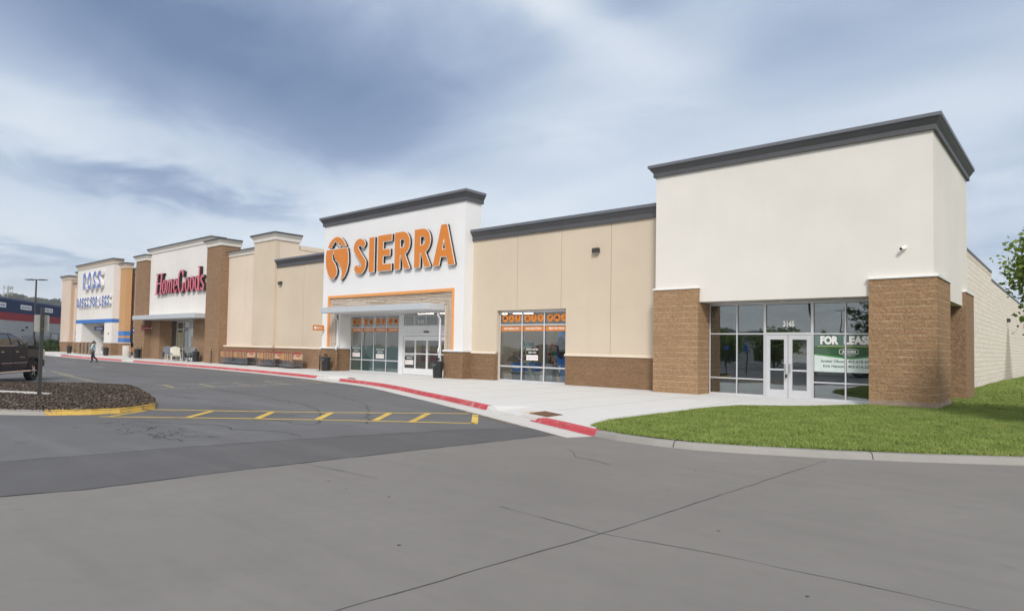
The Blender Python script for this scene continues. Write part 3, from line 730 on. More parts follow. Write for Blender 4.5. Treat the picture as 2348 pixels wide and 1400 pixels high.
me = bpy.data.meshes.new('bark_mulch'); me.vertices.add(4*n); me.vertices.foreach_set('co', Q.reshape(-1)*S); me.loops.add(4*n); me.loops.foreach_set('vertex_index', np.arange(4*n, dtype=np.int32))
me.polygons.add(n); me.polygons.foreach_set('loop_start', np.arange(0,4*n,4,dtype=np.int32)); me.polygons.foreach_set('loop_total', np.full(n,4,dtype=np.int32)); me.update(); me.materials.append(CH.m)
o = bpy.data.objects.new('bark_mulch', me); COL.objects.link(o); o['kind'] = 'stuff'; o['label'] = 'dark bark mulch filling the yellow kerbed island'; o['category'] = 'mulch'
# concrete strip crossing the bed
mb = MB(); mb.prism([(-33.5,4.2),(-30.3,5.95),(-29.1,6.55),(-27.9,6.95),(-27.75,6.75),(-29.0,6.3),(-30.1,5.65),(-33.3,3.9)], -0.02, 0.06); struct('island_divider', mb, KERBC)

# ================================================================ lettering helpers
def text_verts(st, bold=0.0):
    cu = bpy.data.curves.new('tmp', 'FONT'); cu.body = st; cu.offset = bold; cu.resolution_u = 4
    o = bpy.data.objects.new('tmp', cu); COL.objects.link(o); dg = bpy.context.evaluated_depsgraph_get()
    me = bpy.data.meshes.new_from_object(o.evaluated_get(dg)); vs = [tuple(v.co) for v in me.vertices]; fs = [tuple(p.vertices) for p in me.polygons]
    bpy.data.objects.remove(o); bpy.data.curves.remove(cu); bpy.data.meshes.remove(me); return vs, fs
def text_to(mb, st, x0, z0, h, w=None, y=0.0, bold=0.0, axis='y', flip=False):
    """flat lettering facing -Y (axis 'y') or +X (axis 'x'); h = cap height"""
    vs, fs = text_verts(st, bold)
    xa = min(v[0] for v in vs); xb = max(v[0] for v in vs); za, zb = min(v[1] for v in vs), max(v[1] for v in vs)
    ks = h/0.70 if not w else None
    kz = h/0.70; kx = (w/(xb-xa)) if w else kz
    P = [((v[0]-xa)*kx+x0, v[1]*kz+z0) for v in vs]
    if axis == 'y': mb.add([(p[0], y, p[1]) for p in P], fs)
    else: mb.add([(y, p[0], p[1]) for p in P], fs)
    return mb
def sd_seg(X, Z, a, b, ra, rb):
    ax, az_ = a; bx, bz = b; dx_, dz_ = bx-ax, bz-az_; L2 = dx_*dx_+dz_*dz_+1e-12
    t = np.clip(((X-ax)*dx_+(Z-az_)*dz_)/L2, 0, 1)
    return np.hypot(X-ax-t*dx_, Z-az_-t*dz_)-(ra+(rb-ra)*t)
def sd_stroke(X, Z, pts, r, butt=True):
    rs = r if isinstance(r, (list, tuple)) else [r]*len(pts)
    ds = [sd_seg(X, Z, pts[i], pts[i+1], rs[i], rs[i+1]) for i in range(len(pts)-1)]
    if butt:
        for k, (e_, f__) in ((0, (pts[0], pts[1])), (len(ds)-1, (pts[-1], pts[-2]))):
            tx, tz = e_[0]-f__[0], e_[1]-f__[1]; l_ = math.hypot(tx, tz)
            ds[k] = np.maximum(ds[k], ((X-e_[0])*tx+(Z-e_[1])*tz)/l_)
    return np.minimum.reduce(ds)
def sd_poly(X, Z, poly):
    d = np.full(X.shape, 1e9); ins = np.zeros(X.shape, bool); n = len(poly)
    for i in range(n):
        a, b = poly[i], poly[(i+1)%n]; d = np.minimum(d, sd_seg(X, Z, a, b, 0, 0))
        c = ((a[1] > Z) != (b[1] > Z)) & (X < (b[0]-a[0])*(Z-a[1])/((b[1]-a[1]) if b[1] != a[1] else 1e-9)+a[0]); ins ^= c
    return np.where(ins, -d, d)
def arc(cx, cz, rx, rz, a0, a1, n=12):
    return [(cx+rx*math.cos(R(a0+(a1-a0)*i/n)), cz+rz*math.sin(R(a0+(a1-a0)*i/n))) for i in range(n+1)]
def field_solid(mb, fn, x0, x1, z0, z1, res, iso, y0, y1, ox=0, oz=0):
    """solid letter: front face at y0 (towards -Y), back at y1, outline where fn < iso"""
    nx = int((x1-x0)/res)+2; nz = int((z1-z0)/res)+2
    xs = x0+np.arange(nx)*res; zs = z0+np.arange(nz)*res
    X, Z = np.meshgrid(xs, zs, indexing='ij'); D = fn(X, Z)-iso
    vid = {}
    def V(x, z, y):
        k = (round(x, 5), round(z, 5), y)
        if k not in vid: vid[k] = len(mb.v); mb.v.append((x+ox, y, z+oz))
        return vid[k]
    inside = D < 0
    for i in range(nx-1):
        col = inside[i:i+2]
        if not col.any(): continue
        for j in range(nz-1):
            q = ((i,j),(i+1,j),(i+1,j+1),(i,j+1)); s_ = [inside[a] for a in q]
            if not any(s_): continue
            poly = []
            for k in range(4):
                a, b = q[k], q[(k+1)%4]
                if s_[k]: poly.append((xs[a[0]], zs[a[1]], False))
                if s_[k] != s_[(k+1)%4]:
                    t = D[a]/(D[a]-D[b]); poly.append((xs[a[0]]+(xs[b[0]]-xs[a[0]])*t, zs[a[1]]+(zs[b[1]]-zs[a[1]])*t, True))
            if len(poly) < 3: continue
            mb.f.append(tuple(V(p[0], p[1], y0) for p in poly))
            for k in range(len(poly)):
                a, b = poly[k], poly[(k+1)%len(poly)]
                if a[2] and b[2]: mb.f.append((V(a[0],a[1],y1), V(b[0],b[1],y1), V(b[0],b[1],y0), V(a[0],a[1],y0)))
    return mb

# ================================================================ building helpers
def cornice(root, name, path, z0, prof, mat, capmat=None, capz=None, cap_d=0.30):
    mb = MB(); sweep(mb, path, [(-0.02, z0+prof[0][1])]+[(d, z0+z) for d, z in prof]+[(-0.02, z0+prof[-1][1])])
    return mb.build(name, mat, root, root=root)
DARKPROF = [(0.11,0.0),(0.11,0.19),(0.135,0.22),(0.22,0.33),(0.27,0.42)]
def dark_cornice(root, path, z0, h=0.56):
    k = h/0.56
    c = cornice(root, 'cornice', path, z0, [(d, z*k) for d, z in DARKPROF], CORN)
    mb = MB(); sweep(mb, path, [(-0.02,z0+0.418*k),(0.305,z0+0.418*k),(0.315,z0+0.43*k),(0.315,z0+0.55*k),(0.30,z0+0.56*k),(-0.25,z0+0.575*k)])
    mb.build('cap_flashing', CORNCAP, c, root=root)
    xs_ = [(p, q) for p, q in zip(path, path[1:]) if p[1] == q[1]]
    for p, q in xs_:
        x = min(p[0], q[0])+2.1
        while x < max(p[0], q[0])-1: MB().box(x-.008, x+.008, p[1]-.3175, p[1]-.2, z0+.432*k, z0+.548*k).build('cap_seam', CORN, c, root=root); x += 3.7
    return c
def light_cornice(root, path, z0, h=0.66, mat=None):
    k = h/0.66
    c = cornice(root, 'cornice', path, z0, [(0.08,0),(0.08,0.26*k),(0.11,0.29*k),(0.22,0.46*k),(0.25,0.52*k)], mat or TRIM_C)
    mb = MB(); sweep(mb, path, [(-0.02,z0+0.518*k),(0.29,z0+0.518*k),(0.29,z0+0.65*k),(-0.25,z0+0.66*k)]); mb.build('cap_flashing', CAPD, c, root=root); return c
def window(root, x0, x1, z0, z1, y, vx, hz, fw=0.055, fd=0.12, gl=None, name='storefront_window', panes=True, frame_mat=None, bottom=0.09):
    """frame facing -Y with its front at y; vx, hz: mullion centres"""
    mb = MB()
    mb.box(x0, x1, y, y+fd, z1-fw*1.4, z1); mb.box(x0, x1, y-0.006, y+fd, z0, z0+bottom)
    mb.box(x0, x0+fw, y+0.001, y+fd, z0+bottom, z1-fw*1.4); mb.box(x1-fw, x1, y+0.001, y+fd, z0+bottom, z1-fw*1.4)
    xs = [x0+fw]+list(vx)+[x1-fw]
    for v in vx: mb.box(v-fw/2, v+fw/2, y+0.001, y+fd, z0+bottom, z1-fw*1.4)
    for h_ in hz:
        for i in range(len(xs)-1):
            a = xs[i]+(fw/2 if i else 0); b = xs[i+1]-(fw/2 if i < len(xs)-2 else 0)
            mb.box(a, b, y+0.003, y+fd, h_-fw/2, h_+fw/2)
    o = mb.build(name, frame_mat or ALU, root, root=root)
    g = MB()
    zz_ = [z0+bottom]+list(hz)+[z1-fw*1.4]; rim = MB()
    for i in range(len(xs)-1):
        for j in range(len(zz_)-1):
            a = xs[i]+(fw/2 if i else 0); b = xs[i+1]-(fw/2 if i < len(xs)-2 else 0)
            c = zz_[j]+(fw/2 if j else 0); d = zz_[j+1]-(fw/2 if j < len(zz_)-2 else 0)
            g.add([(a,y+0.055,c),(b,y+0.055,c),(b,y+0.055,d),(a,y+0.055,d)], [(0,1,2,3)])
            q = 0.014
            rim.box(a, a+q, y+0.03, y+0.05, c, d); rim.box(b-q, b, y+0.03, y+0.05, c, d); rim.box(a+q, b-q, y+0.03, y+0.05, d-q, d)
    g.build('pane', gl or GLASS, o, root=root); rim.build('gasket', GASKET, o, root=root)
    return o
def glass_door(root, x0, x1, z1, y, stile=0.16, top=0.17, bot=0.30, mid=None, hinge='l', handle=True, gl=None, name='door', mat=None):
    mb = MB(); z0 = 0.02
    mb.box(x0, x0+stile, y, y+0.07, z0, z1); mb.box(x1-stile, x1, y, y+0.07, z0, z1)
    mb.box(x0+stile, x1-stile, y+0.001, y+0.07, z0, z0+bot); mb.box(x0+stile, x1-stile, y+0.001, y+0.07, z1-top, z1)
    if mid: mb.box(x0+stile, x1-stile, y+0.002, y+0.07, mid-0.035, mid+0.035)
    d = mb.build(name, mat or ALU, root, root=root)
    g = MB(); g.add([(x0+stile,y+0.04,z0+bot),(x1-stile,y+0.04,z0+bot),(x1-stile,y+0.04,z1-top),(x0+stile,y+0.04,z1-top)], [(0,1,2,3)]); g.build('pane', gl or GLASS, d, root=root)
    if handle:
        xh = x1-stile*0.55 if hinge == 'l' else x0+stile*0.55; hb = MB()
        hb.tube([(xh,y-0.005,1.12),(xh,y-0.075,1.13),(xh,y-0.08,1.16),(xh,y-0.08,1.47),(xh,y-0.075,1.50),(xh,y-0.005,1.51)], 0.018, 8); hb.build('handle', STEEL, d, root=root)
    return d

# ================================================================ CORNER BUILDING (vacant unit)
B1 = thing('retail_building', (-9.6, 28.9, 0), 'cream corner shop tower with tan block pillars and For Lease window', 'building')
# upper stucco mass, its lintel and roof
mb = MB(); mb.box(-15.28, -4.02, 27.9, 37.1, 4.82, 10.2)
mb.box(-13.06, -6.05, 27.9, 28.88, 4.18, 4.82); mb.box(-4.4, -4.02, 30.88, 35.42, 4.18, 4.82)
mb.box(-15.20, -4.10, 28.0, 37.0, 10.2, 10.62)
mb.build('wall', CREAM, B1, root=B1)
mb = MB(); mb.box(-13.04, -6.14, 27.97, 28.88, 4.165, 4.18); mb.box(-6.1, -4.47, 30.92, 35.4, 4.165, 4.18); mb.build('soffit', SOFFIT, B1, root=B1)
for x in (-12.0,-9.6,-7.3): MB().cyl((x,28.45,4.150),(x,28.45,4.166),0.10,n=16).build('downlight', ALU_W, B1, root=B1)
def pillar(root, x0, x1, y0, y1, z1, mat, cap=TRIM, foot=True):
    mb = MB(); mb.box(x0, x1, y0, y1, 0.22 if foot else -0.12, z1); p = mb.build('pillar', mat, root, root=root)
    if foot: MB().box(x0-0.012, x1+0.012, y0-0.012, y1+0.01, -0.12, 0.22).build('footing', FOOT, p, root=root)
    mb = MB(); mb.ext([(y0-0.045, z1),(y0-0.045, z1+0.045),(y0+0.16, z1+0.115),(y1+0.02, z1+0.115),(y1+0.02, z1)], x0-0.045, x1+0.045, 'x'); mb.build('ledge', cap, p, root=root)
    return p
pillar(B1, -15.30, -13.05, 27.75, 29.4, 4.78, BLOCK, foot=False)
pillar(B1, -6.12, -3.90, 27.75, 30.9, 4.80, BLOCK)
pillar(B1, -6.10, -3.90, 35.40, 38.4, 4.80, BLOCK_M, foot=False)
mb = MB(); mb.box(-6.30, -6.10, 29.05, 37.0, -0.1, 4.16); mb.build('recess_wall', BLOCK_M, B1, root=B1)
dark_cornice(B1, [(-15.28, 37.3), (-15.28, 27.9), (-4.02, 27.9), (-4.02, 37.3)], 10.2)
MB().box(-15.0, -4.3, 28.2, 37.1, 10.62, 10.66).build('roof', ROOF, B1, root=B1)
# storefront
window(B1, -13.02, -10.47, 0.0, 4.12, 28.9, [-11.72], [0.76, 2.76], gl=GLASS_D)
window(B1, -8.50, -6.13, 0.0, 4.12, 28.9, [-7.22], [0.74, 2.76], gl=GLASS_D)
window(B1, -10.47, -8.50, 2.72, 4.12, 28.9, [], [], gl=GLASS_D, name='transom_window', bottom=0.10)
MB().box(-13.02, -6.13, 28.905, 29.02, 4.12, 4.164).build('head_trim', ALU, B1, root=B1)
da = glass_door(B1, -10.41, -9.495, 2.715, 28.915, gl=GLASS_D, mid=1.22, stile=0.16, top=0.20, bot=0.34)
db = glass_door(B1, -9.475, -8.56, 2.715, 28.915, gl=GLASS_D, mid=1.20, stile=0.16, top=0.20, bot=0.34, hinge='r')
for a, b in ((-10.46,-10.415),(-8.555,-8.51)): MB().box(a,b,28.905,29.02,0.0,2.72).build('door_jamb', ALU, B1, root=B1)
MB().box(-10.5,-8.5,28.80,29.05,-0.02,0.015).build('threshold', ALU, B1, root=B1)
mb = MB(); text_to(mb, '3145', -9.71, 3.08, 0.23, 0.47, 28.947, bold=0.05); mb.build('street_number', WHITEP, B1, root=B1)
# dark empty unit behind the glass
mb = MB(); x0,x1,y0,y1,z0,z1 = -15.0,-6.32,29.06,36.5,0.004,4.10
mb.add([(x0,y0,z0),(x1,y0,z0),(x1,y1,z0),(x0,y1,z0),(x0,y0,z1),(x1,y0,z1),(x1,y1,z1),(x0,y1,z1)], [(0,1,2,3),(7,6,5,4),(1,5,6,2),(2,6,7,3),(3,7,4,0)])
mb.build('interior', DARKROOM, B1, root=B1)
# long cream block side wall with stepped parapet
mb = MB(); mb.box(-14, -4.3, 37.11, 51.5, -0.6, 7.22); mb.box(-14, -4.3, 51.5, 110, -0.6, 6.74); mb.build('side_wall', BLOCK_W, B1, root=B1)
mb = MB(); mb.box(-14.05, -4.27, 37.12, 51.53, 7.22, 7.36); mb.box(-14.05,-4.27,51.53,110.05,6.74,6.88); mb.build('side_coping', CAPD, B1, root=B1)
mb = MB(); mb.box(-14.0, -4.292, 37.115, 51.49, 6.96, 7.219); mb.build('parapet_band', TRIM_B, B1, root=B1)
# for-lease banner behind the glass
BN = thing('lease_banner', (-7.3, 29.02, 1.2), 'green and white FOR LEASE film on the corner shop window', 'banner')
GRN = plain('banner_green', (0.018, 0.085, 0.03), 0.6, obj=False); GRNL = plain('banner_light_green', (0.045, 0.22, 0.06), 0.6, obj=False)
TEAL = plain('banner_grey_green', (0.085, 0.16, 0.14), 0.6, obj=False); BW = plain('banner_white', (0.62, 0.72, 0.68), 0.6, obj=False); INK = plain('dark_ink', (0.04,0.07,0.08), 0.6, obj=False)
yb = 28.932
for _m in (GRN, GRNL, TEAL, BW, INK):
    _b = _m.node_tree.nodes['Principled BSDF']; _b.inputs['Coat Weight'].default_value = 1.0; _b.inputs['Coat Roughness'].default_value = 0.01; _b.inputs['Coat IOR'].default_value = 1.75
mb = MB(); mb.add([(-8.43,yb+.012,1.19),(-6.14,yb+.012,1.19),(-6.14,yb+.012,2.74),(-8.43,yb+.012,2.74)], [(0,1,2,3)]); mb.build('banner_sheet', TEAL, BN, root=BN)
def flat(root, name, polys, y, mat, parent=None):
    mb = MB()
    for p in polys: mb.add([(a, y, b) for a, b in p], [tuple(range(len(p)))])
    return mb.build(name, mat, parent or root, root=root)
flat(BN, 'green_field', [[(-8.43,1.90),(-7.05,1.74),(-6.14,1.86),(-6.14,2.24),(-8.43,2.24)]], yb+.009, GRN)
flat(BN, 'green_band', [[(-8.43,1.88),(-7.05,1.72),(-6.14,1.83),(-6.14,1.90),(-7.05,1.79),(-8.43,1.95)]], yb+.006, GRNL)
flat(BN, 'white_field', [[(-8.43,1.19),(-6.14,1.19),(-6.14,1.835),(-7.05,1.725),(-8.43,1.885)]], yb+.003, BW)
flat(BN, 'yellow_rule', [[(-8.30,2.235),(-6.14,2.235),(-6.14,2.255),(-8.30,2.255)]], yb+.003, plain('rule_yellow',(0.55,0.55,0.12),0.6,obj=False))
mb = MB(); text_to(mb, 'FOR', -8.19, 2.35, 0.30, 0.70, yb, bold=0.06); text_to(mb, 'LEASE', -7.29, 2.35, 0.30, 1.07, yb, bold=0.06)
mb.build('lettering', WHITEP, BN, root=BN)
mb = MB(); text_to(mb, 'ACCESS', -7.36, 1.985, 0.095, 0.52, yb, bold=0.035); text_to(mb, 'ACCESS COMMERCIAL, LLC', -7.30, 1.845, 0.030, 0.42, yb-.001, bold=0.0)
hx = [(-7.46,1.96),(-7.46,2.10),(-7.32,2.135),(-6.90,2.135),(-6.76,2.10),(-6.76,1.96),(-6.90,1.925),(-7.32,1.925)]
for a, b in zip(hx, hx[1:]+hx[:1]):
    d = Vector((b[0]-a[0], b[1]-a[1])).normalized(); n_ = Vector((-d.y, d.x))*0.008
    mb.add([(a[0]+n_.x,yb,a[1]+n_.y),(b[0]+n_.x,yb,b[1]+n_.y),(b[0]-n_.x,yb,b[1]-n_.y),(a[0]-n_.x,yb,a[1]-n_.y)], [(0,3,2,1)])
mb.build('emblem', WHITEP, BN, root=BN)
for s_, x_, z_, w_ in (('Amber Olson', -8.18, 1.585, 0.90), ('402-618-552', -7.14, 1.585, 0.86), ('Kirk Hanson', -8.08, 1.385, 0.80), ('402-616-258', -7.14, 1.385, 0.86)):
    text_to(MB(), s_, x_, z_, 0.105, w_, yb, bold=0.022).build('contact_line', INK, BN, root=BN)
PL = thing('padlock', (-9.53, 28.84, 0.98), 'black lock box hanging on the door pull of the corner shop', 'lock box')
MB().box(-9.575,-9.495,28.80,28.85,0.88,1.03).build('lock_body', BLACKP, PL, root=PL, bevel=0.008)
mb = MB(); mb.tube([(-9.56,28.825,1.03),(-9.56,28.825,1.10),(-9.535,28.825,1.13),(-9.51,28.825,1.10),(-9.51,28.825,1.03)], 0.008, 6); mb.build('shackle', STEEL, PL, root=PL)

# ================================================================ WHITE STORE (orange letters)
B2 = thing('retail_building', (-35.8, 28.0, 0), 'bright white outdoor store front with orange trimmed recessed entrance', 'building')
mb = MB(); mb.box(-43.55,-28.33,28.0,29.4,5.57,10.9)                 # above the opening
mb.box(-43.55,-42.84,28.0,29.4,1.66,5.57); mb.box(-29.15,-28.33,28.0,29.4,1.66,5.57)
mb.box(-43.40,-28.48,28.1,29.35,10.9,11.3)
mb.build('wall', WHITE, B2, root=B2)
dark_cornice(B2, [(-43.55,29.5),(-43.55,28.0),(-28.33,28.0),(-28.33,29.5)], 10.9, 0.66)
# orange frame, plank lining
mb = MB(); mb.box(-42.84,-42.66,27.96,28.3,1.75,5.38); mb.box(-29.33,-29.15,27.96,28.3,1.75,5.38); mb.box(-42.84,-29.15,27.96,28.3,5.38,5.57); mb.build('entrance_frame', ORANGE_T, B2, root=B2)
WOOD = MT('weathered_planks'); _p = WOOD.pos(True)
mpn = WOOD.n('ShaderNodeMapping'); mpn.inputs['Scale'].default_value = (1,1,8); WOOD.l(_p, mpn.inputs['Vector'])
_r = WOOD.n('ShaderNodeNewGeometry').outputs['Random Per Island']
wc = WOOD.mix(_r, (0.44,0.35,0.27), (0.66,0.58,0.49)); wc = WOOD.mix(WOOD.mapr(WOOD.noise(mpn.outputs[0], 2.2, 5), .5,.75,0,.6), wc, (0.26,0.19,0.14)); wc = WOOD.mix(WOOD.mapr(WOOD.noise(_p, 4, 2), .66,.72,0,.6), wc, (0.10,0.07,0.05))
WOOD.col(wc); WOOD.set(Roughness=0.8)
rnd = random.Random(5)
mb = MB(); z = 5.38; k = 0
while z > 4.62:
    inset = (5.38-z); a, b = -42.66+inset*0.75, -29.33-inset*0.75; x = a
    while x < b:
        l_ = min(b-x, rnd.uniform(1.6, 3.4)); dy = rnd.choice((0, 0.03, 0.05)); mb.box(x+.004, x+l_-.004, 28.03+dy, 28.25, z-0.088, z-0.012); x += l_
    z -= 0.098
for sx, x_in, x_out in ((1,-42.66,-41.95),(-1,-29.33,-29.95)):
    xx = x_in
    for i in range(7):
        dy = rnd.choice((0, 0.03, 0.05)); zt = 5.36-i*0.10/0.75*0.98
        x_a, x_b = sorted((xx+sx*0.010, xx+sx*0.090)); mb.box(x_a, x_b, 28.035+dy, 28.25, 1.76, min(zt, 5.36-abs(xx-x_in)/0.75)-0.02); xx += sx*0.10
mb.build('plank_lining', WOOD.m, B2, root=B2)
MB().box(-42.66,-29.33,28.252,28.30,4.60,5.38).box(-42.66,-41.90,28.252,28.30,1.75,4.60).box(-29.97,-29.33,28.252,28.30,1.75,4.60).build('lining_backing', BLOCK_D, B2, root=B2)
mb = MB(); mb.box(-41.90,-41.62,28.30,29.3,1.75,4.60); mb.box(-29.97,-30.2,28.30,29.3,1.75,4.60); mb.box(-41.62,-30.2,28.31,29.22,4.30,4.60); mb.build('entrance_return', WHITE, B2, root=B2)
# block base and ledges
for a, b in ((-43.57,-41.62),(-29.97,-28.30)): MB().box(a,b,27.96,29.3,-0.1,1.64).build('stone_base', BLOCK_D, B2, root=B2)
for a, b in ((-43.63,-41.56),(-30.03,-28.24)): MB().ext([(27.88,1.64),(27.88,1.71),(27.97,1.76),(29.3,1.76),(29.3,1.64)], a, b, 'x').build('ledge', ALU_W, B2, root=B2)
# canopy with downpipes
mb = MB(); mb.box(-41.62,-30.08,26.55,28.20,4.21,4.60); c = mb.build('canopy', CANOPY, B2, root=B2, bevel=0.012)
MB().box(-41.55,-30.15,26.62,28.24,4.195,4.209).build('canopy_underside', ALU_W, c, root=B2)
for x in (-41.38,-30.30):
    mb = MB(); mb.tube([(x,27.7,4.2),(x,27.7,3.95),(x,27.78,3.8),(x,27.90,3.70),(x,27.90,1.95),(x,27.84,1.80),(x,27.80,1.70),(x+0.02,27.80,1.55)], 0.06, 8); mb.build('downpipe', ALU_W, B2, root=B2, smooth=True)
mb = MB(); mb.tube([(-41.36,27.86,1.60),(-41.36,27.86,0.40),(-41.42,27.75,0.22),(-41.6,27.6,0.12)], 0.055, 8); mb.build('downpipe', BLOCK_D, B2, root=B2, smooth=True)
# storefront glazing
ys = 29.08
wA = window(B2, -41.42, -35.72, 0.0, 4.12, ys, [-40.0,-38.58,-37.15], [0.87, 3.24], fw=0.075, gl=GLASS)
window(B2, -35.30, -30.30, 3.26, 4.05, ys, [-34.15,-32.95,-31.75], [], fw=0.075, gl=GLASS, name='transom_window', bottom=0.08)
mb = MB(); mb.box(-35.72,-35.30,ys-.005,ys+.14,0,4.10); mb.box(-35.30,-30.25,ys-.002,ys+.14,2.66,3.26); mb.box(-41.62,-30.2,ys+.003,ys+.14,4.12,4.30); mb.box(-35.30,-30.3,ys-.02,ys+.1,2.95,2.975)
mb.box(-35.30,-30.25,ys-.04,ys-.003,2.64,2.80)
mb.build('entrance_surround', ALU_W, B2, root=B2)
MB().box(-33.1,-32.6,ys-.075,ys-.041,2.86,2.95).build('door_sensor', BLACKP, B2, root=B2)
for i in range(4):
    a = -35.26+i*1.22; glass_door(B2, a, a+1.21, 2.62, ys+(0.0 if i in (1,2) else 0.05), stile=0.065, top=0.30, bot=0.42, mid=1.42, handle=False, name='sliding_door', mat=ALU_W)
FILM = glass('frosted_film', (0.25,0.40,0.36), 0.10)
FILM_O = MT('teal_frost'); FILM_O.col((0.21,0.33,0.30)); FILM_O.set(Roughness=0.25); FILM_O.b.inputs['Coat Weight'].default_value = 0.6; FILM_O.b.inputs['Coat Roughness'].default_value = 0.02
fr = []
for a, b in ((-41.35,-40.04),(-39.96,-38.62),(-38.54,-37.19),(-37.11,-35.80)):
    fr += [[(a,0.10),(b,0.10),(b,0.83),(a,0.83)], [(a,0.91),(b,0.91),(b,1.86),(a,1.86)]]
flat(B2, 'frosted_film', fr, ys+.062, FILM_O.m)
DEC = ys+.050
def icons(root, xs, z, y, r=0.22):
    for i, x in enumerate(xs):
        o = MB(); k = MB()
        o.add([(x+r*math.cos(t), y, z+r*1.02*math.sin(t)) for t in [j*math.pi/12 for j in range(24)]], [tuple(range(24))])
        y2 = y-.003; c = i%7
        if c == 0: k.add([(x-.16,y2,z-.05),(x-.09,y2,z+.07),(x+.03,y2,z+.11),(x+.11,y2,z-.05)], [(0,1,2,3)]); k.add([(x-.17,y2,z-.075),(x+.16,y2,z-.075),(x+.16,y2,z-.058),(x-.17,y2,z-.058)],[(0,1,2,3)])
        elif c == 1: k.add([(x-.035,y2,z-.03),(x+.04,y2,z-.03),(x+.0,y2,z+.15)], [(0,1,2)]); k.add([(x-.13,y2,z-.09),(x+.13,y2,z-.06),(x+.13,y2,z-.04),(x-.13,y2,z-.07)],[(0,1,2,3)]); k.add([(x-.13,y2-.001,z-.06),(x+.13,y2-.001,z-.09),(x+.13,y2-.001,z-.07),(x-.13,y2-.001,z-.04)],[(0,1,2,3)])
        elif c == 2: k.add([(x-.05,y2,z-.0),(x+.05,y2,z-.0),(x+.055,y2,z+.14),(x-.055,y2,z+.14)],[(0,1,2,3)]); k.add([(x-.02,y2,z-.10),(x+.02,y2,z-.10),(x+.02,y2,z-.0),(x-.02,y2,z-.0)],[(0,1,2,3)]); k.add([(x-.07,y2,z-.14),(x+.07,y2,z-.14),(x+.07,y2,z-.115),(x-.07,y2,z-.115)],[(0,1,2,3)])
        elif c == 3: k.add([(x-.10,y2,z-.12),(x-.015,y2,z-.12),(x-.015,y2,z+.10),(x-.07,y2,z+.06)],[(0,1,2,3)]); k.add([(x+.10,y2,z-.12),(x+.015,y2,z-.12),(x+.015,y2,z+.10),(x+.07,y2,z+.06)],[(3,2,1,0)])
        elif c == 4: k.add([(x-.12,y2,z-.06),(x+.12,y2,z-.10),(x+.12,y2,z-.08),(x-.12,y2,z-.035)],[(0,1,2,3)]); k.add([(x-.03,y2,z+.0),(x+.09,y2,z+.06),(x+.03,y2,z+.14),(x-.02,y2,z+.06)],[(0,1,2,3)])
        elif c == 5: k.add([(x-.02,y2,z-.13),(x+.01,y2,z-.13),(x+.05,y2,z+.09),(x+.0,y2,z+.10)],[(0,1,2,3)]); k.add([(x-.11,y2,z+.0),(x+.10,y2,z+.05),(x+.10,y2,z+.07),(x-.11,y2,z+.03)],[(0,1,2,3)])
        else: k.add([(x-.11,y2,z-.02),(x+.07,y2,z-.01),(x+.07,y2,z+.06),(x-.11,y2,z+.05)],[(0,1,2,3)]); k.add([(x-.10,y2,z-.12),(x-.07,y2,z-.12),(x-.07,y2,z-.02),(x-.10,y2,z-.02)],[(0,1,2,3)]); k.add([(x+.03,y2,z-.12),(x+.06,y2,z-.12),(x+.06,y2,z-.02),(x+.03,y2,z-.02)],[(0,1,2,3)]); k.add([(x+.05,y2,z+.06),(x+.10,y2,z+.06),(x+.14,y2,z+.13),(x+.07,y2,z+.12)],[(0,1,2,3)])
        o_ = o.build('round_decal', ORANGE, root, root=root); k.build('decal_symbol', plain('decal_ink', (0.05,0.035,0.03), 0.7, obj=False), o_, root=root)
icons(B2, [-41.02,-40.42,-39.60,-39.00,-38.16,-37.56,-36.74,-36.14], 3.66, DEC, 0.24)
bars = [(-41.35,-40.04),(-39.96,-38.62),(-38.54,-37.19),(-37.11,-35.80)]
def banner_row(root, bars, z0, z1, y, words):
    mb = MB()
    for a, b in bars: mb.add([(a,y,z0),(b,y,z0),(b,y,z1),(a,y,z1)], [(0,1,2,3)])
    o_ = mb.build('band_decal', ORANGE, root, root=root)
    for (a, b), w_ in zip(bars, words):
        mb = MB()
        m_ = (a+b)/2; hw = min((b-a)*0.36, 0.058*len(w_)); text_to(mb, w_, m_-hw, (z0+z1)/2-0.06, 0.125, 2*hw, y-.003, bold=0.02)
        mb.build('band_lettering', WHITEP, o_, root=root)
banner_row(B2, bars, 2.92, 3.20, DEC, ['SHOP SIERRA', 'RAD SELECTION', 'TOP BRANDS', 'TEENY TINY PRICES'])
def window_note(root, x, z, y, w=0.92):
    mb = MB(); text_to(mb, 'SHOP US ANYTIME', x-w/2, z+0.28, 0.10, w, y, bold=0.02); text_to(mb, 'SIERRA.COM', x-w*0.32, z+0.10, 0.10, w*0.64, y, bold=0.02)
    mb.add([(x-w/2,y,z-.30),(x+w/2,y,z-.30),(x+w/2,y,z-.0),(x-w/2,y,z-.0)], [(0,1,2,3)]); o_ = mb.build('notice_decal', WHITEP, root, root=root)
    mb = MB(); text_to(mb, 'FREE SHIP TO STORE', x-w*0.44, z-.19, 0.09, w*0.88, y-.003); mb.build('notice_lettering', plain('notice_red',(0.6,0.16,0.10),0.6,obj=False), o_, root=root)
window_note(B2, -40.72, 1.38, DEC); window_note(B2, -37.88, 1.32, DEC); window_note(B2, -34.62, 0.98, ys-.002+.05-.025, 0.85)
mb = MB(); text_to(mb, '3165', -33.85, 3.50, 0.20, 0.62, DEC, bold=0.02); mb.build('street_number', WHITEP, B2, root=B2)
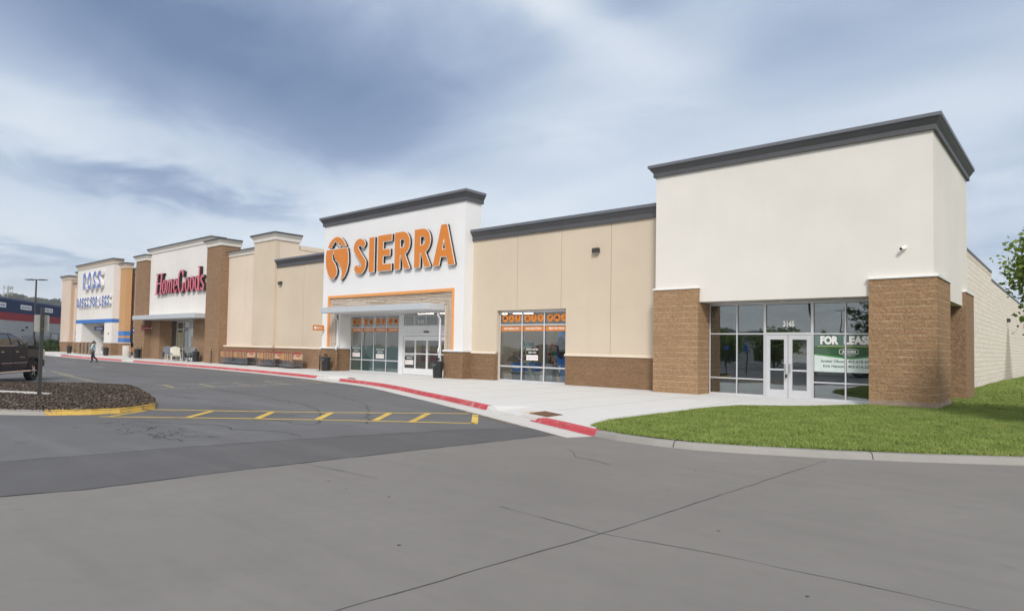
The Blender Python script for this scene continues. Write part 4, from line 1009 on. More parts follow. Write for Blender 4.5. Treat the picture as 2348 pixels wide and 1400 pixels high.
# room behind, with ceiling lights
mb = MB(); x0,x1,y0,y1,z0,z1 = -43.3,-21.0,29.25,41,0.006,5.2
mb.add([(x0,y0,z0),(x1,y0,z0),(x1,y1,z0),(x0,y1,z0),(x0,y0,z1),(x1,y0,z1),(x1,y1,z1),(x0,y1,z1)], [(0,1,2,3),(7,6,5,4),(1,5,6,2),(2,6,7,3),(3,7,4,0)])
mb.build('interior', ROOM, B2, root=B2)
for x in (-40,-37.4,-34.8,-32.2,-27.0,-24.4,-22.4):
    for y in (32.6, 35.2, 38.2): MB().box(x-.9, x+.9, y-.10, y+.10, 4.55, 4.62).build('ceiling_light', LAMP, B2, root=B2)
# beige wing to the right with the display window
def panels(mb, x0, x1, joints, y0, y1, z0, z1, g=0.013):
    xs = [x0]+joints+[x1]
    for i in range(len(xs)-1): mb.box(xs[i]+(g if i else 0), xs[i+1]-(g if i < len(xs)-2 else 0), y0, y1, z0, z1)
mb = MB(); panels(mb, -28.33, -15.28, [-24.7,-21.52,-18.32], 28.75, 28.95, 4.14, 8.5)
panels(mb, -28.33, -26.26, [], 28.75, 28.95, 1.66, 4.138); panels(mb, -21.18, -15.28, [-18.32], 28.75, 28.95, 1.66, 4.138)
mb.box(-28.33,-15.28,28.952,29.2,4.16,8.8); mb.box(-28.33,-26.28,28.952,29.2,0,4.159); mb.box(-21.16,-15.28,28.952,29.2,0,4.159)
mb.build('wing_wall', BEIGE, B2, root=B2)
dark_cornice(B2, [(-28.33,28.75),(-15.26,28.75)], 8.49, 0.66)
for a, b in ((-28.31,-26.30),(-21.12,-15.28)): MB().box(a,b,28.66,28.95,-0.1,1.56).build('wing_base', BLOCK_D, B2, root=B2)
for a, b in ((-28.31,-26.28),(-21.17,-15.28)): MB().ext([(28.61,1.56),(28.61,1.60),(28.74,1.70),(28.80,1.70),(28.80,1.56)], a, b, 'x').build('wing_ledge', TRIM_B, B2, root=B2)
MB().box(-28.3,-15.3,29.2,60,8.3,8.6).build('roof', ROOF, B2, root=B2)
MB().box(-43.5,-28.4,29.4,60,8.0,8.4).build('roof', ROOF, B2, root=B2)
yw = 29.0
MB().box(-26.26,-21.18,yw+.01,yw+.12,4.10,4.158).build('head_trim', ALU, B2, root=B2)
window(B2, -26.26, -21.18, 0.0, 4.10, yw, [-24.50,-22.86], [0.86, 3.28], fw=0.085, gl=GLASS, name='display_window')
icons(B2, [-25.85,-25.36,-24.86,-24.14,-23.67,-23.17,-22.48,-21.99,-21.5], 3.68, yw+.05, 0.225)
banner_row(B2, [(-26.17,-24.55),(-24.45,-22.91),(-22.81,-21.27)], 2.93, 3.22, yw+.05, ['SHOP SIERRA.COM','RAD SELECTION','TEENY TINY PRICES'])
window_note(B2, -23.75, 1.55, yw+.05, 0.86)

# rooftop / left beige bay of the white store
mb = MB(); panels(mb, -51.7, -43.56, [-47.5], 28.75, 28.95, 1.66, 8.42); mb.box(-51.7,-43.56,28.952,29.2,-0.1,8.8); mb.build('bay_wall', BEIGE, B2, root=B2)
dark_cornice(B2, [(-51.75,28.75),(-43.55,28.75)], 8.42, 0.66)
MB().box(-51.7,-43.6,29.2,60,8.1,8.5).build('roof', ROOF, B2, root=B2)
MB().box(-51.7,-43.58,28.66,28.95,-0.1,1.56).build('bay_base', BLOCK_M, B2, root=B2)
mb = MB(); mb.ext([(28.61,1.56),(28.61,1.60),(28.74,1.70),(28.80,1.70),(28.80,1.56)], -51.7, -43.58, 'x'); mb.build('bay_ledge', TRIM_B, B2, root=B2)

# ================================================================ HOUSEWARES STORE (red letters)
B3 = thing('retail_building', (-71, 28.6, 0), 'housewares store front with two tall brown block piers and red letters', 'building')
mb = MB(); mb.box(-79.2,-63.6,28.6,29.6,4.72,11.7); mb.box(-79.0,-63.9,28.7,29.5,11.7,12.1); mb.build('wall', HGCREAM, B3, root=B3)
light_cornice(B3, [(-79.5,29.7),(-79.5,28.6),(-64.0,28.6),(-64.0,29.9)], 11.7, 0.62)
for x0, x1, y0, y1 in ((-63.62,-60.62,28.0,29.85),(-82.4,-79.28,28.2,29.5)):
    p = MB().box(x0,x1,y0,y1,-0.1,11.05).build('pillar', BLOCK_M, B3, root=B3)
    sweep_p = [(x0,y1+0.05),(x0,y0),(x1,y0),(x1,y1+0.05)]
    light_cornice(B3, sweep_p, 11.05, 0.66); MB().box(x0+.05,x1-.05,y0+.05,y1,11.05,11.6).build('pillar_top', TRIM_C, B3, root=B3)
# portal
MB().box(-79.25,-76.85,28.9,30.2,-0.1,4.25).build('portal_pier', BLOCK_M, B3, root=B3)
MB().box(-68.3,-63.6,28.9,30.2,-0.1,4.25).build('portal_pier', BLOCK_M, B3, root=B3)
MB().box(-79.1,-63.7,28.65,30.3,4.25,4.70).build('portal_lintel', SOFFIT, B3, root=B3)
c = MB().box(-79.4,-63.68,26.95,28.58,4.27,4.72).build('canopy', CANOPY, B3, root=B3, bevel=0.012)
window(B3, -75.6, -72.3, 0, 4.2, 30.2, [-73.9], [1.16,3.30], fw=0.10, gl=GLASS_D)
window(B3, -72.2, -68.3, 3.30, 4.2, 30.2, [-70.8], [], fw=0.10, gl=GLASS_D, name='transom_window')
mb = MB(); mb.box(-72.3,-68.3,30.21,30.35,2.72,3.30); mb.box(-72.3,-72.05,30.2,30.35,0,3.3); mb.build('entrance_surround', ALU_W, B3, root=B3)
for i in range(3): glass_door(B3, -72.05+i*1.3, -70.77+i*1.3, 2.70, 30.24, stile=0.12, top=0.2, bot=0.45, mid=1.35, handle=False, name='sliding_door', mat=ALU_W, gl=GLASS_D)
flat(B3, 'transom_poster', [[(-71.6,3.72),(-70.95,3.72),(-70.95,4.08),(-71.6,4.08)],[(-70.3,3.72),(-69.5,3.72),(-69.5,4.08),(-70.3,4.08)]], 30.245, plain('poster_red',(0.6,0.13,0.11),0.6,obj=False))
flat(B3, 'transom_poster', [[(-71.6,3.42),(-70.95,3.42),(-70.95,3.71),(-71.6,3.71)],[(-70.3,3.42),(-69.5,3.42),(-69.5,3.71),(-70.3,3.71)]], 30.245, plain('poster_blue',(0.05,0.14,0.5),0.6,obj=False))
pst = flat(B3, 'window_poster', [[(-75.35,1.35),(-74.15,1.35),(-74.15,2.95),(-75.35,2.95)]], 30.245, plain('poster_tan',(0.40,0.34,0.18),0.6,var=0.5,scale=4,obj=False))
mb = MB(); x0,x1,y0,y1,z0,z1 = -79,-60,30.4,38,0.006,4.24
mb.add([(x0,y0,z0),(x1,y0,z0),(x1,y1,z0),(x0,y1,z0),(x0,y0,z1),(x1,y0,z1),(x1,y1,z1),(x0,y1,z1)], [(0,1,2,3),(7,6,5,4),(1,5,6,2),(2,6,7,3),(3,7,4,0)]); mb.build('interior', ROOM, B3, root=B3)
for x in (-75,-72,-69.5): MB().box(x-.12,x+.12,32,34,4.0,4.08).build('ceiling_light', LAMP, B3, root=B3)
# beige wing with corner pier
mb = MB(); panels(mb, -60.6, -55.4, [-57.2], 28.75, 28.95, 1.66, 10.0); mb.box(-60.6,-55.4,28.952,29.3,-0.1,10.3); mb.build('wing_wall', BEIGE2, B3, root=B3)
light_cornice(B3, [(-60.6,28.75),(-55.35,28.75)], 9.96, 0.50)
MB().box(-55.4,-51.7,28.5,28.9,1.66,10.8).build('pier_front', BEIGE, B3, root=B3)
mb = MB(); mb.box(-55.4,-51.72,28.9,30.75,1.66,10.8); mb.box(-55.2,-51.9,28.7,30.7,10.8,11.3); mb.box(-55.4,-51.74,30.75,62,7.0,10.2); mb.build('pier_body', BEIGE2, B3, root=B3)
MB().box(-55.45,-51.68,30.85,62,10.2,10.56).build('parapet_coping', TRIM_B, B3, root=B3)
light_cornice(B3, [(-55.4,30.9),(-55.4,28.5),(-51.7,28.5),(-51.7,30.9)], 10.8, 0.66)
MB().box(-60.6,-51.72,28.44,28.95,-0.1,1.56).build('wing_base', BLOCK_M, B3, root=B3)
mb = MB(); mb.ext([(28.38,1.56),(28.38,1.60),(28.50,1.70),(28.80,1.70),(28.80,1.56)], -60.6, -51.70, 'x'); mb.build('wing_ledge', TRIM_B, B3, root=B3)
MB().box(-82.4,-55.5,29.9,62,8.6,9.4).build('roof', ROOF, B3, root=B3)

# ================================================================ DISCOUNT CLOTHING STORE (blue letters)
B4 = thing('retail_building', (-103, 30, 0), 'farthest cream store front with blue bands and ochre side piers', 'building')
BLUE = plain('blue_band_paint', (0.045,0.185,0.52), 0.6, var=0.05, obj=False)
mb = MB(); mb.box(-110.25,-95.4,30.0,30.9,4.78,12.0); mb.box(-110.25,-107.6,30.0,30.9,1.66,4.30); mb.box(-98.25,-95.4,30.0,30.9,1.66,4.30); mb.box(-110.1,-95.6,30.1,30.8,12.0,12.4); mb.build('wall', HGCREAM, B4, root=B4)
MB().box(-110.27,-95.38,29.97,30.9,4.30,4.78).build('blue_band', BLUE, B4, root=B4)
MB().box(-107.9,-107.6,30.9,32.6,0.0,4.30).box(-98.25,-97.9,30.9,32.6,0,4.3).build('entrance_return', HGCREAM, B4, root=B4)
MB().box(-107.6,-98.25,30.9,32.6,4.30,4.6).build('soffit', TRIM_T, B4, root=B4)
light_cornice(B4, [(-110.25,31.1),(-110.25,30.0),(-95.4,30.0),(-95.4,31.1)], 12.0, 0.72, TRIM_T)
for x0, x1, b0 in ((-96.3,-93.3,0),(-113.4,-110.4,0)):
    MB().box(x0,x1,30.8,31.5,1.66,11.4).build('side_pier', OCHRE, B4, root=B4)
    light_cornice(B4, [(x0,31.6),(x0,30.8),(x1,30.8),(x1,31.6)], 11.38, 0.7, TRIM_T)
    MB().box(x0-.02,x1+.02,30.77,31.52,1.75,2.28).build('blue_band', BLUE, B4, root=B4); MB().box(x0-.02,x1+.02,30.77,31.52,2.60,3.17).build('blue_band', BLUE, B4, root=B4)
MB().box(-95.3,-82.4,32.0,32.5,1.66,10.8).build('wing_wall', PINKBEIGE, B4, root=B4)
light_cornice(B4, [(-95.3,32.0),(-82.4,32.0)], 10.8, 0.66, TRIM_T)
MB().box(-123.6,-119.7,31.5,31.75,1.66,11.4).build('end_pier', PINKBEIGE, B4, root=B4)
MB().box(-123.55,-119.72,31.75,33.3,1.66,11.38).box(-123.5,-82.5,33.3,70,-0.1,9.2).build('end_pier_body', BEIGE_D, B4, root=B4)
light_cornice(B4, [(-123.6,33.4),(-123.6,31.5),(-119.7,31.5),(-119.7,33.4)], 11.38, 0.66, TRIM_T)
MB().box(-119.7,-110.4,32.2,33.3,1.66,10.2).build('wing_wall', PINKBEIGE, B4, root=B4)
light_cornice(B4, [(-119.7,32.2),(-110.4,32.2)], 10.2, 0.66, TRIM_T)
mb = MB()
for x0,x1,y0,y1 in ((-123.65,-119.65,31.44,33.3),(-119.65,-110.4,32.1,33.3),(-113.45,-107.55,30.72,31.6),(-110.3,-107.55,29.93,30.71),(-98.3,-95.35,29.93,30.9),(-96.34,-93.25,30.74,31.6),(-93.25,-82.4,31.93,32.5)): MB().box(x0,x1,y0,y1,-0.1,1.6).build('stone_base', BLOCK_M, B4, root=B4)
mb = MB()
for x0,x1,y0,y1 in ((-123.7,-119.6,31.40,33.3),(-113.5,-110.35,30.68,31.6),(-110.34,-107.5,29.89,30.9),(-98.35,-95.3,29.89,30.73),(-96.36,-93.2,30.70,31.6),(-93.2,-82.4,31.89,32.5)): MB().box(x0,x1,y0,y1,1.6,1.69).build('ledge', TRIM_C, B4, root=B4)
window(B4, -107.6, -98.25, 2.75, 4.3, 32.4, [-105.3,-103.3,-101,-99.5], [], fw=0.12, gl=GLASS_D, name='transom_window')
for i in range(6): glass_door(B4, -107.4+i*1.5, -105.95+i*1.5, 2.70, 32.4, stile=0.13, top=0.25, bot=0.35, mid=1.25, handle=False, mat=ALU_W, gl=GLASS_D)
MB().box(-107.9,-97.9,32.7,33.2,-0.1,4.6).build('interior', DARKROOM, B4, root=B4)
MB().box(-123.5,-82.5,33.3,70,9.2,9.4).build('roof', ROOF, B4, root=B4)
MB().box(-98.0+1.3,-97.9+1.4,29.95,30.0,2.75,2.95).build('alarm_box', plain('dark_red',(0.2,0.02,0.02),0.5), B4, root=B4)

# ================================================================ SIGNS
BLACKR = plain('black_letter_return', (0.012,0.012,0.013), 0.45, obj=False)
WTRIM = plain('white_letter_trim', (0.80,0.79,0.76), 0.5, obj=False)
def sPoly(*ps): return lambda X, Z: np.minimum.reduce([sd_poly(X, Z, p) for p in ps])
def sS(w=1.43, h=2.50, r=0.235):
    cx0 = w/2
    sp = arc(cx0-.01, h-.66, w/2-r, 0.66-r, 28, 185, 14)+arc(cx0+.01, .68, w/2-r, 0.68-r, 12, -152, 14)
    return lambda X, Z: sd_stroke(X, Z, sp, r)
def sE(w=1.47, h=2.45): return sPoly([(0,0),(w,0),(w,.44),(.55,.44),(.55,1.03),(1.30,1.03),(1.30,1.45),(.55,1.45),(.55,2.01),(w,2.01),(w,h),(0,h)])
def sR(w=1.56, h=2.45):
    bowl = [(.0,h-.215),(.80,h-.215)]+arc(.80,h-.745,.48,.53,90,-90,14)+[(.0,h-1.275)]
    def f(X, Z):
        a = sd_poly(X, Z, [(0,0),(.54,0),(.54,h),(0,h)]); b = sd_stroke(X, Z, bowl, .235); b = np.maximum(b, -X)
        c = sd_poly(X, Z, [(.55,1.25),(.98,1.05),(1.56,0),(1.0,0)]); return np.minimum(np.minimum(a, b), c)
    return f
def sA(w=1.98, h=2.55):
    return lambda X, Z: np.maximum(sd_poly(X, Z, [(0,0),(.74,h),(1.24,h),(w,0),(1.42,0),(1.27,.55),(.70,.55),(.55,0)]), -sd_poly(X, Z, [(.82,.98),(1.15,.98),(.985,1.78)]))
SG = thing('wall_sign', (-35.9, 28.0, 8.2), 'large orange SIERRA letters with round mountain emblem above the white entrance', 'sign')
def letter(root, fn, x, z, w, h, lays, res=0.05, name='letter'):
    """lays: (material, iso, y_front, y_back) first is the part, others its sub-parts"""
    par = None
    for i, (mat, iso, y0, y1, nm) in enumerate(lays):
        mb = field_solid(MB(), fn, -0.3, w+0.3, -0.3, h+0.3, res, iso, y0, y1, x, z)
        o = mb.build(nm if i else name, mat, par or root, root=root)
        if i == 0: par = o
    return par
SL = [(ORANGE, 0.0, 27.755, 27.772, ''), (WTRIM, 0.045, 27.773, 27.80, 'edge_trim'), (BLACKR, 0.02, 27.801, 27.965, 'letter_return')]
for nm, fn, x, z, w, h in (('S', sS(), -39.42, 7.00, 1.43, 2.5), ('I', sPoly([(0,0),(.57,0),(.57,2.42),(0,2.42)]), -37.60, 7.05, .57, 2.42), ('E', sE(), -36.60, 7.05, 1.47, 2.45),
                           ('R', sR(), -34.77, 7.05, 1.56, 2.45), ('R', sR(), -32.75, 7.04, 1.56, 2.45), ('A', sA(), -30.95, 7.02, 1.98, 2.55)):
    letter(SG, fn, x, z, w, h, SL)
dome = [(-42.68,9.19),(-42.52,9.46),(-42.21,9.72),(-41.88,9.87),(-41.49,9.91),(-41.1,9.82),(-40.76,9.59),(-40.53,9.34),(-40.40,9.17),(-40.87,9.17),(-41.25,9.55),(-41.42,9.40),(-41.12,9.17),(-41.20,9.17),(-41.79,9.66),(-42.27,9.17)]
left = [(-42.86,9.0),(-41.81,9.0),(-41.99,8.83),(-42.14,8.56),(-42.08,8.25),(-41.7,7.86),(-41.49,7.45),(-41.53,7.12),(-41.9,6.82),(-42.25,6.88),(-42.6,7.19),(-42.87,7.77),(-42.96,8.45)]
right = [(-41.79,9.0),(-40.25,9.0),(-40.12,8.57),(-40.08,7.91),(-40.26,7.32),(-40.54,6.95),(-40.99,6.65),(-40.81,7.08),(-40.88,7.52),(-41.22,7.93),(-41.68,8.25),(-41.87,8.54),(-41.92,8.80)]
def rel(p): return [(a+43.0, b-6.5) for a, b in p]
letter(SG, sPoly(rel(dome), rel(left), rel(right)), -43.0, 6.5, 3.0, 3.5, SL, name='emblem')

def ringf(cx, cz, rx, rz, thin, thick, a0=0, a1=360, n=26, vert=True):
    pts = arc(cx, cz, rx, rz, a0, a1, n); rs = [thin+(thick-thin)*(abs(math.cos(R(a0+(a1-a0)*i/n))) if vert else abs(math.sin(R(a0+(a1-a0)*i/n))))**1.3 for i in range(n+1)]
    return lambda X, Z: sd_stroke(X, Z, pts, rs, False)
def un(*fs): return lambda X, Z: np.minimum.reduce([f(X, Z) for f in fs])
def st(pts, r, butt=True): return lambda X, Z: sd_stroke(X, Z, pts, r, butt)
SG3 = thing('wall_sign', (-71, 28.6, 8), 'glossy dark red HomeGoods serif letters on the warm white wall', 'sign')
REDF = plain('glossy_red_face', (0.60,0.020,0.055), 0.16, var=0.06, obj=False)
REDF.node_tree.nodes['Principled BSDF'].inputs['Coat Weight'].default_value = 1.0; REDF.node_tree.nodes['Principled BSDF'].inputs['Coat IOR'].default_value = 1.62
HL = [(REDF, 0.0, 28.25, 28.27, ''), (BLACKR, -0.012, 28.271, 28.57, 'letter_return')]
gH = un(st([(.42,.1),(.62,2.2)], .17), st([(1.5,.1),(1.72,2.2)], .17), st([(.5,1.18),(1.65,1.18)], .075), st([(.0,.06),(.80,.06)], .07), st([(1.1,.06),(1.92,.06)], .07), st([(.25,2.22),(1.02,2.22)], .07), st([(1.35,2.22),(2.15,2.22)], .07))
go = ringf(.52,.76,.36,.70,.07,.155)
gm = un(st([(.22,.02),(.34,1.45)], .13), st([(.80,.02),(.88,1.15)], .13), st([(1.38,.02),(1.46,1.15)], .13), st([(.33,1.0),(.52,1.38),(.74,1.42),(.88,1.1)], [.06,.09,.11,.13]), st([(.9,1.0),(1.08,1.36),(1.30,1.42),(1.46,1.1)], [.06,.09,.11,.13]), st([(.05,1.42),(.38,1.42)], .06))
ge = un(ringf(.50,.76,.36,.70,.07,.15,12,318), st([(.25,.74),(.88,.92)], .06))
gG = un(ringf(.85,1.15,.62,1.12,.08,.17,38,325), st([(1.42,.15),(1.42,.95)], .13), st([(1.1,.97),(1.75,.97)], .06), st([(1.34,1.55),(1.42,2.2)], [.05,.10]))
gd = un(ringf(.48,.76,.34,.70,.07,.15), st([(.92,.02),(1.02,2.45)], .13), st([(.72,2.30),(1.02,2.40)], .07), st([(.92,.06),(1.18,.10)], .06))
gs_ = un(st(arc(.48,1.12,.28,.34,30,205,12)+arc(.50,.42,.32,.34,20,-160,12), .12))
for fn, x, w, h in ((gH,-76.85,2.2,2.4),(go,-74.92,1.0,1.6),(gm,-73.85,1.7,1.6),(ge,-72.0,1.0,1.6),(gG,-71.0,1.8,2.4),(go,-69.15,1.0,1.6),(go,-67.98,1.0,1.6),(gd,-66.85,1.2,2.6),(gs_,-65.62,.9,1.6)):
    letter(SG3, fn, x, 7.03, w, h, HL, res=0.06)
SG4 = thing('wall_sign', (-103, 30, 9), 'blue ROSS DRESS FOR LESS letters with deep white sides', 'sign')
BLF = plain('blue_letter_face', (0.075,0.155,0.50), 0.35, var=0.05, obj=False); WR = plain('white_letter_return', (0.72,0.71,0.70), 0.5, var=0.04, obj=False)
RL = [(BLF, 0.0, 29.48, 29.50, ''), (WR, 0.03, 29.501, 29.97, 'letter_return')]
rS = un(st([(1.15,2.05),(.55,2.1),(.22,1.75),(.45,1.25),(.98,.85),(1.0,.45),(.6,.28),(.05,.30)], [.26,.26,.20,.15,.15,.19,.27,.27]))
rO = un(ringf(.72,1.18,.58,.98,.10,.22,100,455,26,False))
rR = un(st([(.25,2.05),(.75,2.08),(1.02,1.75),(.80,1.15),(.66,.75),(.80,.30),(1.05,.25)], [.28,.26,.17,.15,.17,.22,.20]), st([(.12,2.2),(.12,.0)], .13))
for fn, x, w in ((rR,-106.0,1.3),(rO,-104.0,1.5),(rS,-101.9,1.3),(rS,-99.95,1.3)): letter(SG4, fn, x, 8.92, w, 2.4, RL, res=0.07)
k_ = 0.56
def scl(fn, k): return lambda X, Z: fn(X/k, Z/k)*k
rD = un(st([(.10,2.1),(.6,2.0),(1.0,1.5),(1.0,.8),(.55,.22),(.10,.2)], [.22,.22,.16,.16,.24,.24]), st([(.10,2.2),(.10,.1)], .14))
rE = un(st([(.12,2.1),(1.0,2.1)], .24), st([(.12,1.2),(.9,1.2)], .26), st([(.12,.22),(1.0,.22)], .24), st([(.12,2.2),(.12,0.1)], .15))
rF = un(st([(.12,2.1),(1.0,2.1)], .24), st([(.12,1.2),(.9,1.2)], .26), st([(.12,2.2),(.12,0.0)], .15))
rL = un(st([(.14,2.3),(.14,0.1)], .15), st([(.05,.22),(1.0,.22)], .24))
RL2 = [(BLF, 0.0, 29.62, 29.64, ''), (WR, 0.02, 29.641, 29.97, 'letter_return')]
for fn, x in ((rD,-108.75),(rR,-107.65),(rE,-106.55),(rS,-105.55),(rS,-104.5),(rF,-102.95),(rO,-102.10),(rR,-101.0),(rL,-99.3),(rE,-98.35),(rS,-97.35),(rS,-96.35)):
    letter(SG4, scl(fn, k_), x, 6.55, 0.85, 1.4, RL2, res=0.06)
# blade signs (hang square to the wall)
def blade(name, x, y0, y1, z0, z1, mat, txt, label, tw=0.8):
    t = thing(name, (x, y1, z0), label, 'sign'); mb = MB().box(x-.03, x+.03, y0, y1, z0, z1); b = mb.build('sign_panel', mat, t, root=t)
    mb = MB(); text_to(mb, txt, y0+(y1-y0)*(1-tw)*.6, (z0+z1)/2-(z1-z0)*.17, (z1-z0)*.34, (y1-y0)*tw*.95, x+.034, bold=0.02, axis='x'); mb.build('lettering', WHITEP, b, root=t)
    MB().box(x-.025,x+.025,y1,y1+.10,z0+.08,z1-.08).build('bracket', ALU_W, t, root=t); return t
t_ = blade('blade_sign', -43.2, 26.98, 27.92, 2.98, 3.38, ORANGE, 'SIERRA', 'small orange blade sign at the left edge of the white store', 0.62)
mb = MB(); mb.add([(-43.165, 27.16+.11*math.cos(a), 3.18+.12*math.sin(a)) for a in [j*math.pi/8 for j in range(16)]], [tuple(range(16))]); mb.build('emblem', WHITEP, t_, root=t_)
blade('blade_sign', -78.9, 27.78, 28.72, 3.20, 3.60, plain('dark_red_panel',(0.33,0.015,0.03),0.4,obj=False), 'HomeGoods', 'small dark red blade sign on the housewares store portal pier', 0.86)
RB = thing('hanging_sign', (-104.4, 31.2, 3.3), 'small blue ROSS sign hanging under the canopy of the farthest store', 'sign')
mb = MB(); mb.ext([(-106.4,3.58),(-106.1,3.86),(-102.3,3.86),(-102.3,3.30),(-106.1,3.30)], 31.17, 31.25, 'y'); b = mb.build('sign_panel', plain('navy_panel',(0.015,0.04,0.22),0.4,obj=False), RB, root=RB)
mb = MB(); text_to(mb, 'ROSS', -105.2, 3.44, 0.30, 2.3, 31.165, bold=0.03); mb.build('lettering', WHITEP, b, root=RB)
mb = MB(); mb.cyl((-105.6,31.21,3.86),(-105.6,31.21,4.3),.04).cyl((-102.8,31.21,3.86),(-102.8,31.21,4.3),.04); mb.build('hanger', ALU_W, RB, root=RB)
RS = thing('round_sign', (-91.9, 31.6, 3.0), 'round blue and white sign beside the tall brown pier', 'sign')
mb = MB(); mb.cyl((-91.95,31.6,3.3),(-91.88,31.6,3.3),.42,n=24); mb.build('sign_panel', bpy.data.materials['navy_panel'], RS, root=RS); mb = MB(); mb.cyl((-91.875,31.6,3.3),(-91.865,31.6,3.3),.24,n=24); mb.build('emblem', WHITEP, RS, root=RS)
MB().box(-91.94,-91.9,31.6,32.0,3.28,3.33).build('bracket', BLACKM, RS, root=RS)

# ================================================================ wall lights and camera
def wall_light(loc, label, axis='y'):
    t = thing('wall_light', loc, label, 'wall light', 'dark box lights on the walls', 0 if axis == 'y' else R(90))
    mb = MB(True); mb.ext([(0,0.11),(-.15,.11),(-.19,.06),(-.19,-.10),(0,-.10)], -.15, .15, 'x'); mb.build('housing', plain('bronze_housing',(0.045,0.038,0.035),0.45), t, bevel=.006)
    mb = MB(True); mb.ext([(0,-.102),(-.17,-.102),(-.13,-.155),(0,-.155)], -.12, .12, 'x'); mb.build('lens', plain('lens_glass',(0.35,0.34,0.30),0.2), t)
    return t
wall_light((-19.2,28.75,7.13), 'dark box light high on the beige wall right of the white store')
wall_light((-51.05,28.75,7.05), 'dark box light high on the beige wall left of the white store')
wall_light((-4.3,62.8,4.69), 'dark box light on the cream block side wall above a grey patch', 'x')
t = thing('security_camera', (-4.93,27.9,5.93), 'small white security camera on the cream corner tower', 'camera')
mb = MB(True); mb.cyl((0,0,.02),(0,-.05,.02),.06,n=16); mb.build('mount', WHITEP, t); mb = MB(True); mb.cyl((0.02,-.05,.0),(-.07,-.19,-.04),.05,n=16); mb.build('camera_body', WHITEP, t); mb = MB(True); mb.cyl((-.07,-.19,-.04),(-.078,-.203,-.044),.042,n=16); mb.build('lens', GASKET, t)

# ================================================================ street furniture
def trash_can(loc, label, rz=0):
    t = thing('trash_can', loc, label, 'trash can', 'black trash cans along the sidewalk', rz)
    mb = MB(True)
    pr = [(0,0),(0.25,0),(0.265,0.03),(0.30,0.62),(0.31,0.70),(0.315,0.74)]
    for i in range(1): mb.lathe(pr, 20)
    mb.v = [(x*(1.0+0.12*(abs(x)<abs(y))) if False else x, y*0.82, z) for x, y, z in mb.v]
    b = mb.build('can_body', BLACKP, t, smooth=True); smooth_by_angle(b, 50)
    mb = MB(True); mb.lathe([(0.315,.742),(0.335,.745),(0.335,.80),(0.30,.835),(0.20,.85),(0.17,.80),(0,.78)], 20); mb.v = [(x, y*0.82, z) for x, y, z in mb.v]; l_ = mb.build('lid', BLACKP, t, smooth=True); smooth_by_angle(l_, 40)
    mb = MB(True); mb.ext([(-.24,.69),(-.10,.60),(.10,.60),(.24,.69),(.24,.73),(-.24,.73)], -.262, -.245, 'y'); mb.build('bag_flap', plain('grey_plastic',(0.09,0.095,0.10),0.35), b)
    mb = MB(True); mb.tube([(-.14,0,.80),(-.14,0,1.02),(.14,0,1.02),(.14,0,.80)], .012, 6); mb.box(-.12,.12,-.012,.012,.90,1.0); mb.build('tag_holder', BLACKM, t); return t
cans = [((-41.95,27.35,0),'black trash can beside a slim post at the left of the white store entrance'),((-30.1,27.6,0),'black trash can against the brown base right of the sliding doors'),
        ((-65.9,28.2,0),'black trash can at the right end of the row of porch chairs'),((-80.3,27.9,0),'black trash can between the far cart and the slim post at the tall pier'),
        ((-94.0,29.0,0),'black trash can at the right of the farthest store doors'),((-109.9,29.2,0),'farthest black trash can near the brown bollards')]
c0 = trash_can(*cans[0])
for lo, la in cans[1:]: copy_tree(c0, lo, random.uniform(-.15,.15), la)
def post(loc, label):
    t = thing('slim_post', loc, label, 'post', 'slim black posts on base plates')
    mb = MB(True); mb.cyl((0,0,.02),(0,0,1.06),.035,n=14); mb.build('pole', BLACKM, t); MB(True).box(-.16,.16,-.13,.13,0,.02).build('base_plate', BLACKM, t)
    mb = MB(True); mb.cyl((0,0,1.0),(0,0,1.02),.0375,n=14); mb.build('reflective_band', ALU_W, t); mb = MB(True); mb.cyl((0,0,1.06),(0,0,1.085),.038,.030,n=14); mb.build('cap', BLACKM, t); return t
p0 = post((-42.35,27.1,0), 'slim black post left of the white store entrance')
copy_tree(p0, (-61.5,27.75,0), 0, 'slim black post in front of the tall brown pier beside the carts'); copy_tree(p0, (-79.2,27.95,0), 0, 'slim black post in front of the farther tall brown pier')
bt = None
BOLM = plain('brown_bollard_paint', (0.235,0.165,0.115), 0.8, var=0.12, bump=0.3)
bl = [((-107.0,29.6,0),'leftmost of the thick brown bollards before the farthest store'),((-104.7,29.4,0),'second thick brown bollard from the left'),((-102.2,29.1,0),'third thick brown bollard from the left'),
      ((-99.9,28.9,0),'fourth thick brown bollard, just behind the walking person'),((-106.2,30.3,0),'brown bollard standing back in the gap between the two leftmost'),((-108.6,30.0,0),'brown bollard nearest the farthest trash can')]
for lo, la in bl:
    if bt is None:
        bt = thing('bollard', lo, la, 'bollard', 'thick brown bollards before the farthest store')
        mb = MB(True); mb.cyl((0,0,0),(0,0,1.16),.145,n=20); mb.build('bollard_body', BOLM, bt, smooth=False); mb = MB(True); mb.lathe([(.145,1.16),(.13,1.20),(.08,1.225),(0,1.235)],20); mb.build('cap', BOLM, bt, smooth=True)
    else: copy_tree(bt, lo, 0, la)
t = thing('concrete_bin', (-90.45,30.2,0), 'pale round concrete bin in front of the ochre pier', 'bin')
mb = MB(True); mb.lathe([(0,0),(.36,0),(.38,.03),(.38,1.04),(.35,1.08),(.30,1.08),(.28,1.0),(0,1.0)], 28); o = mb.build('bin_body', plain('pale_aggregate',(0.56,0.53,0.48),0.85,var=.12,scale=14,bump=.5), t, smooth=True); smooth_by_angle(o, 40)

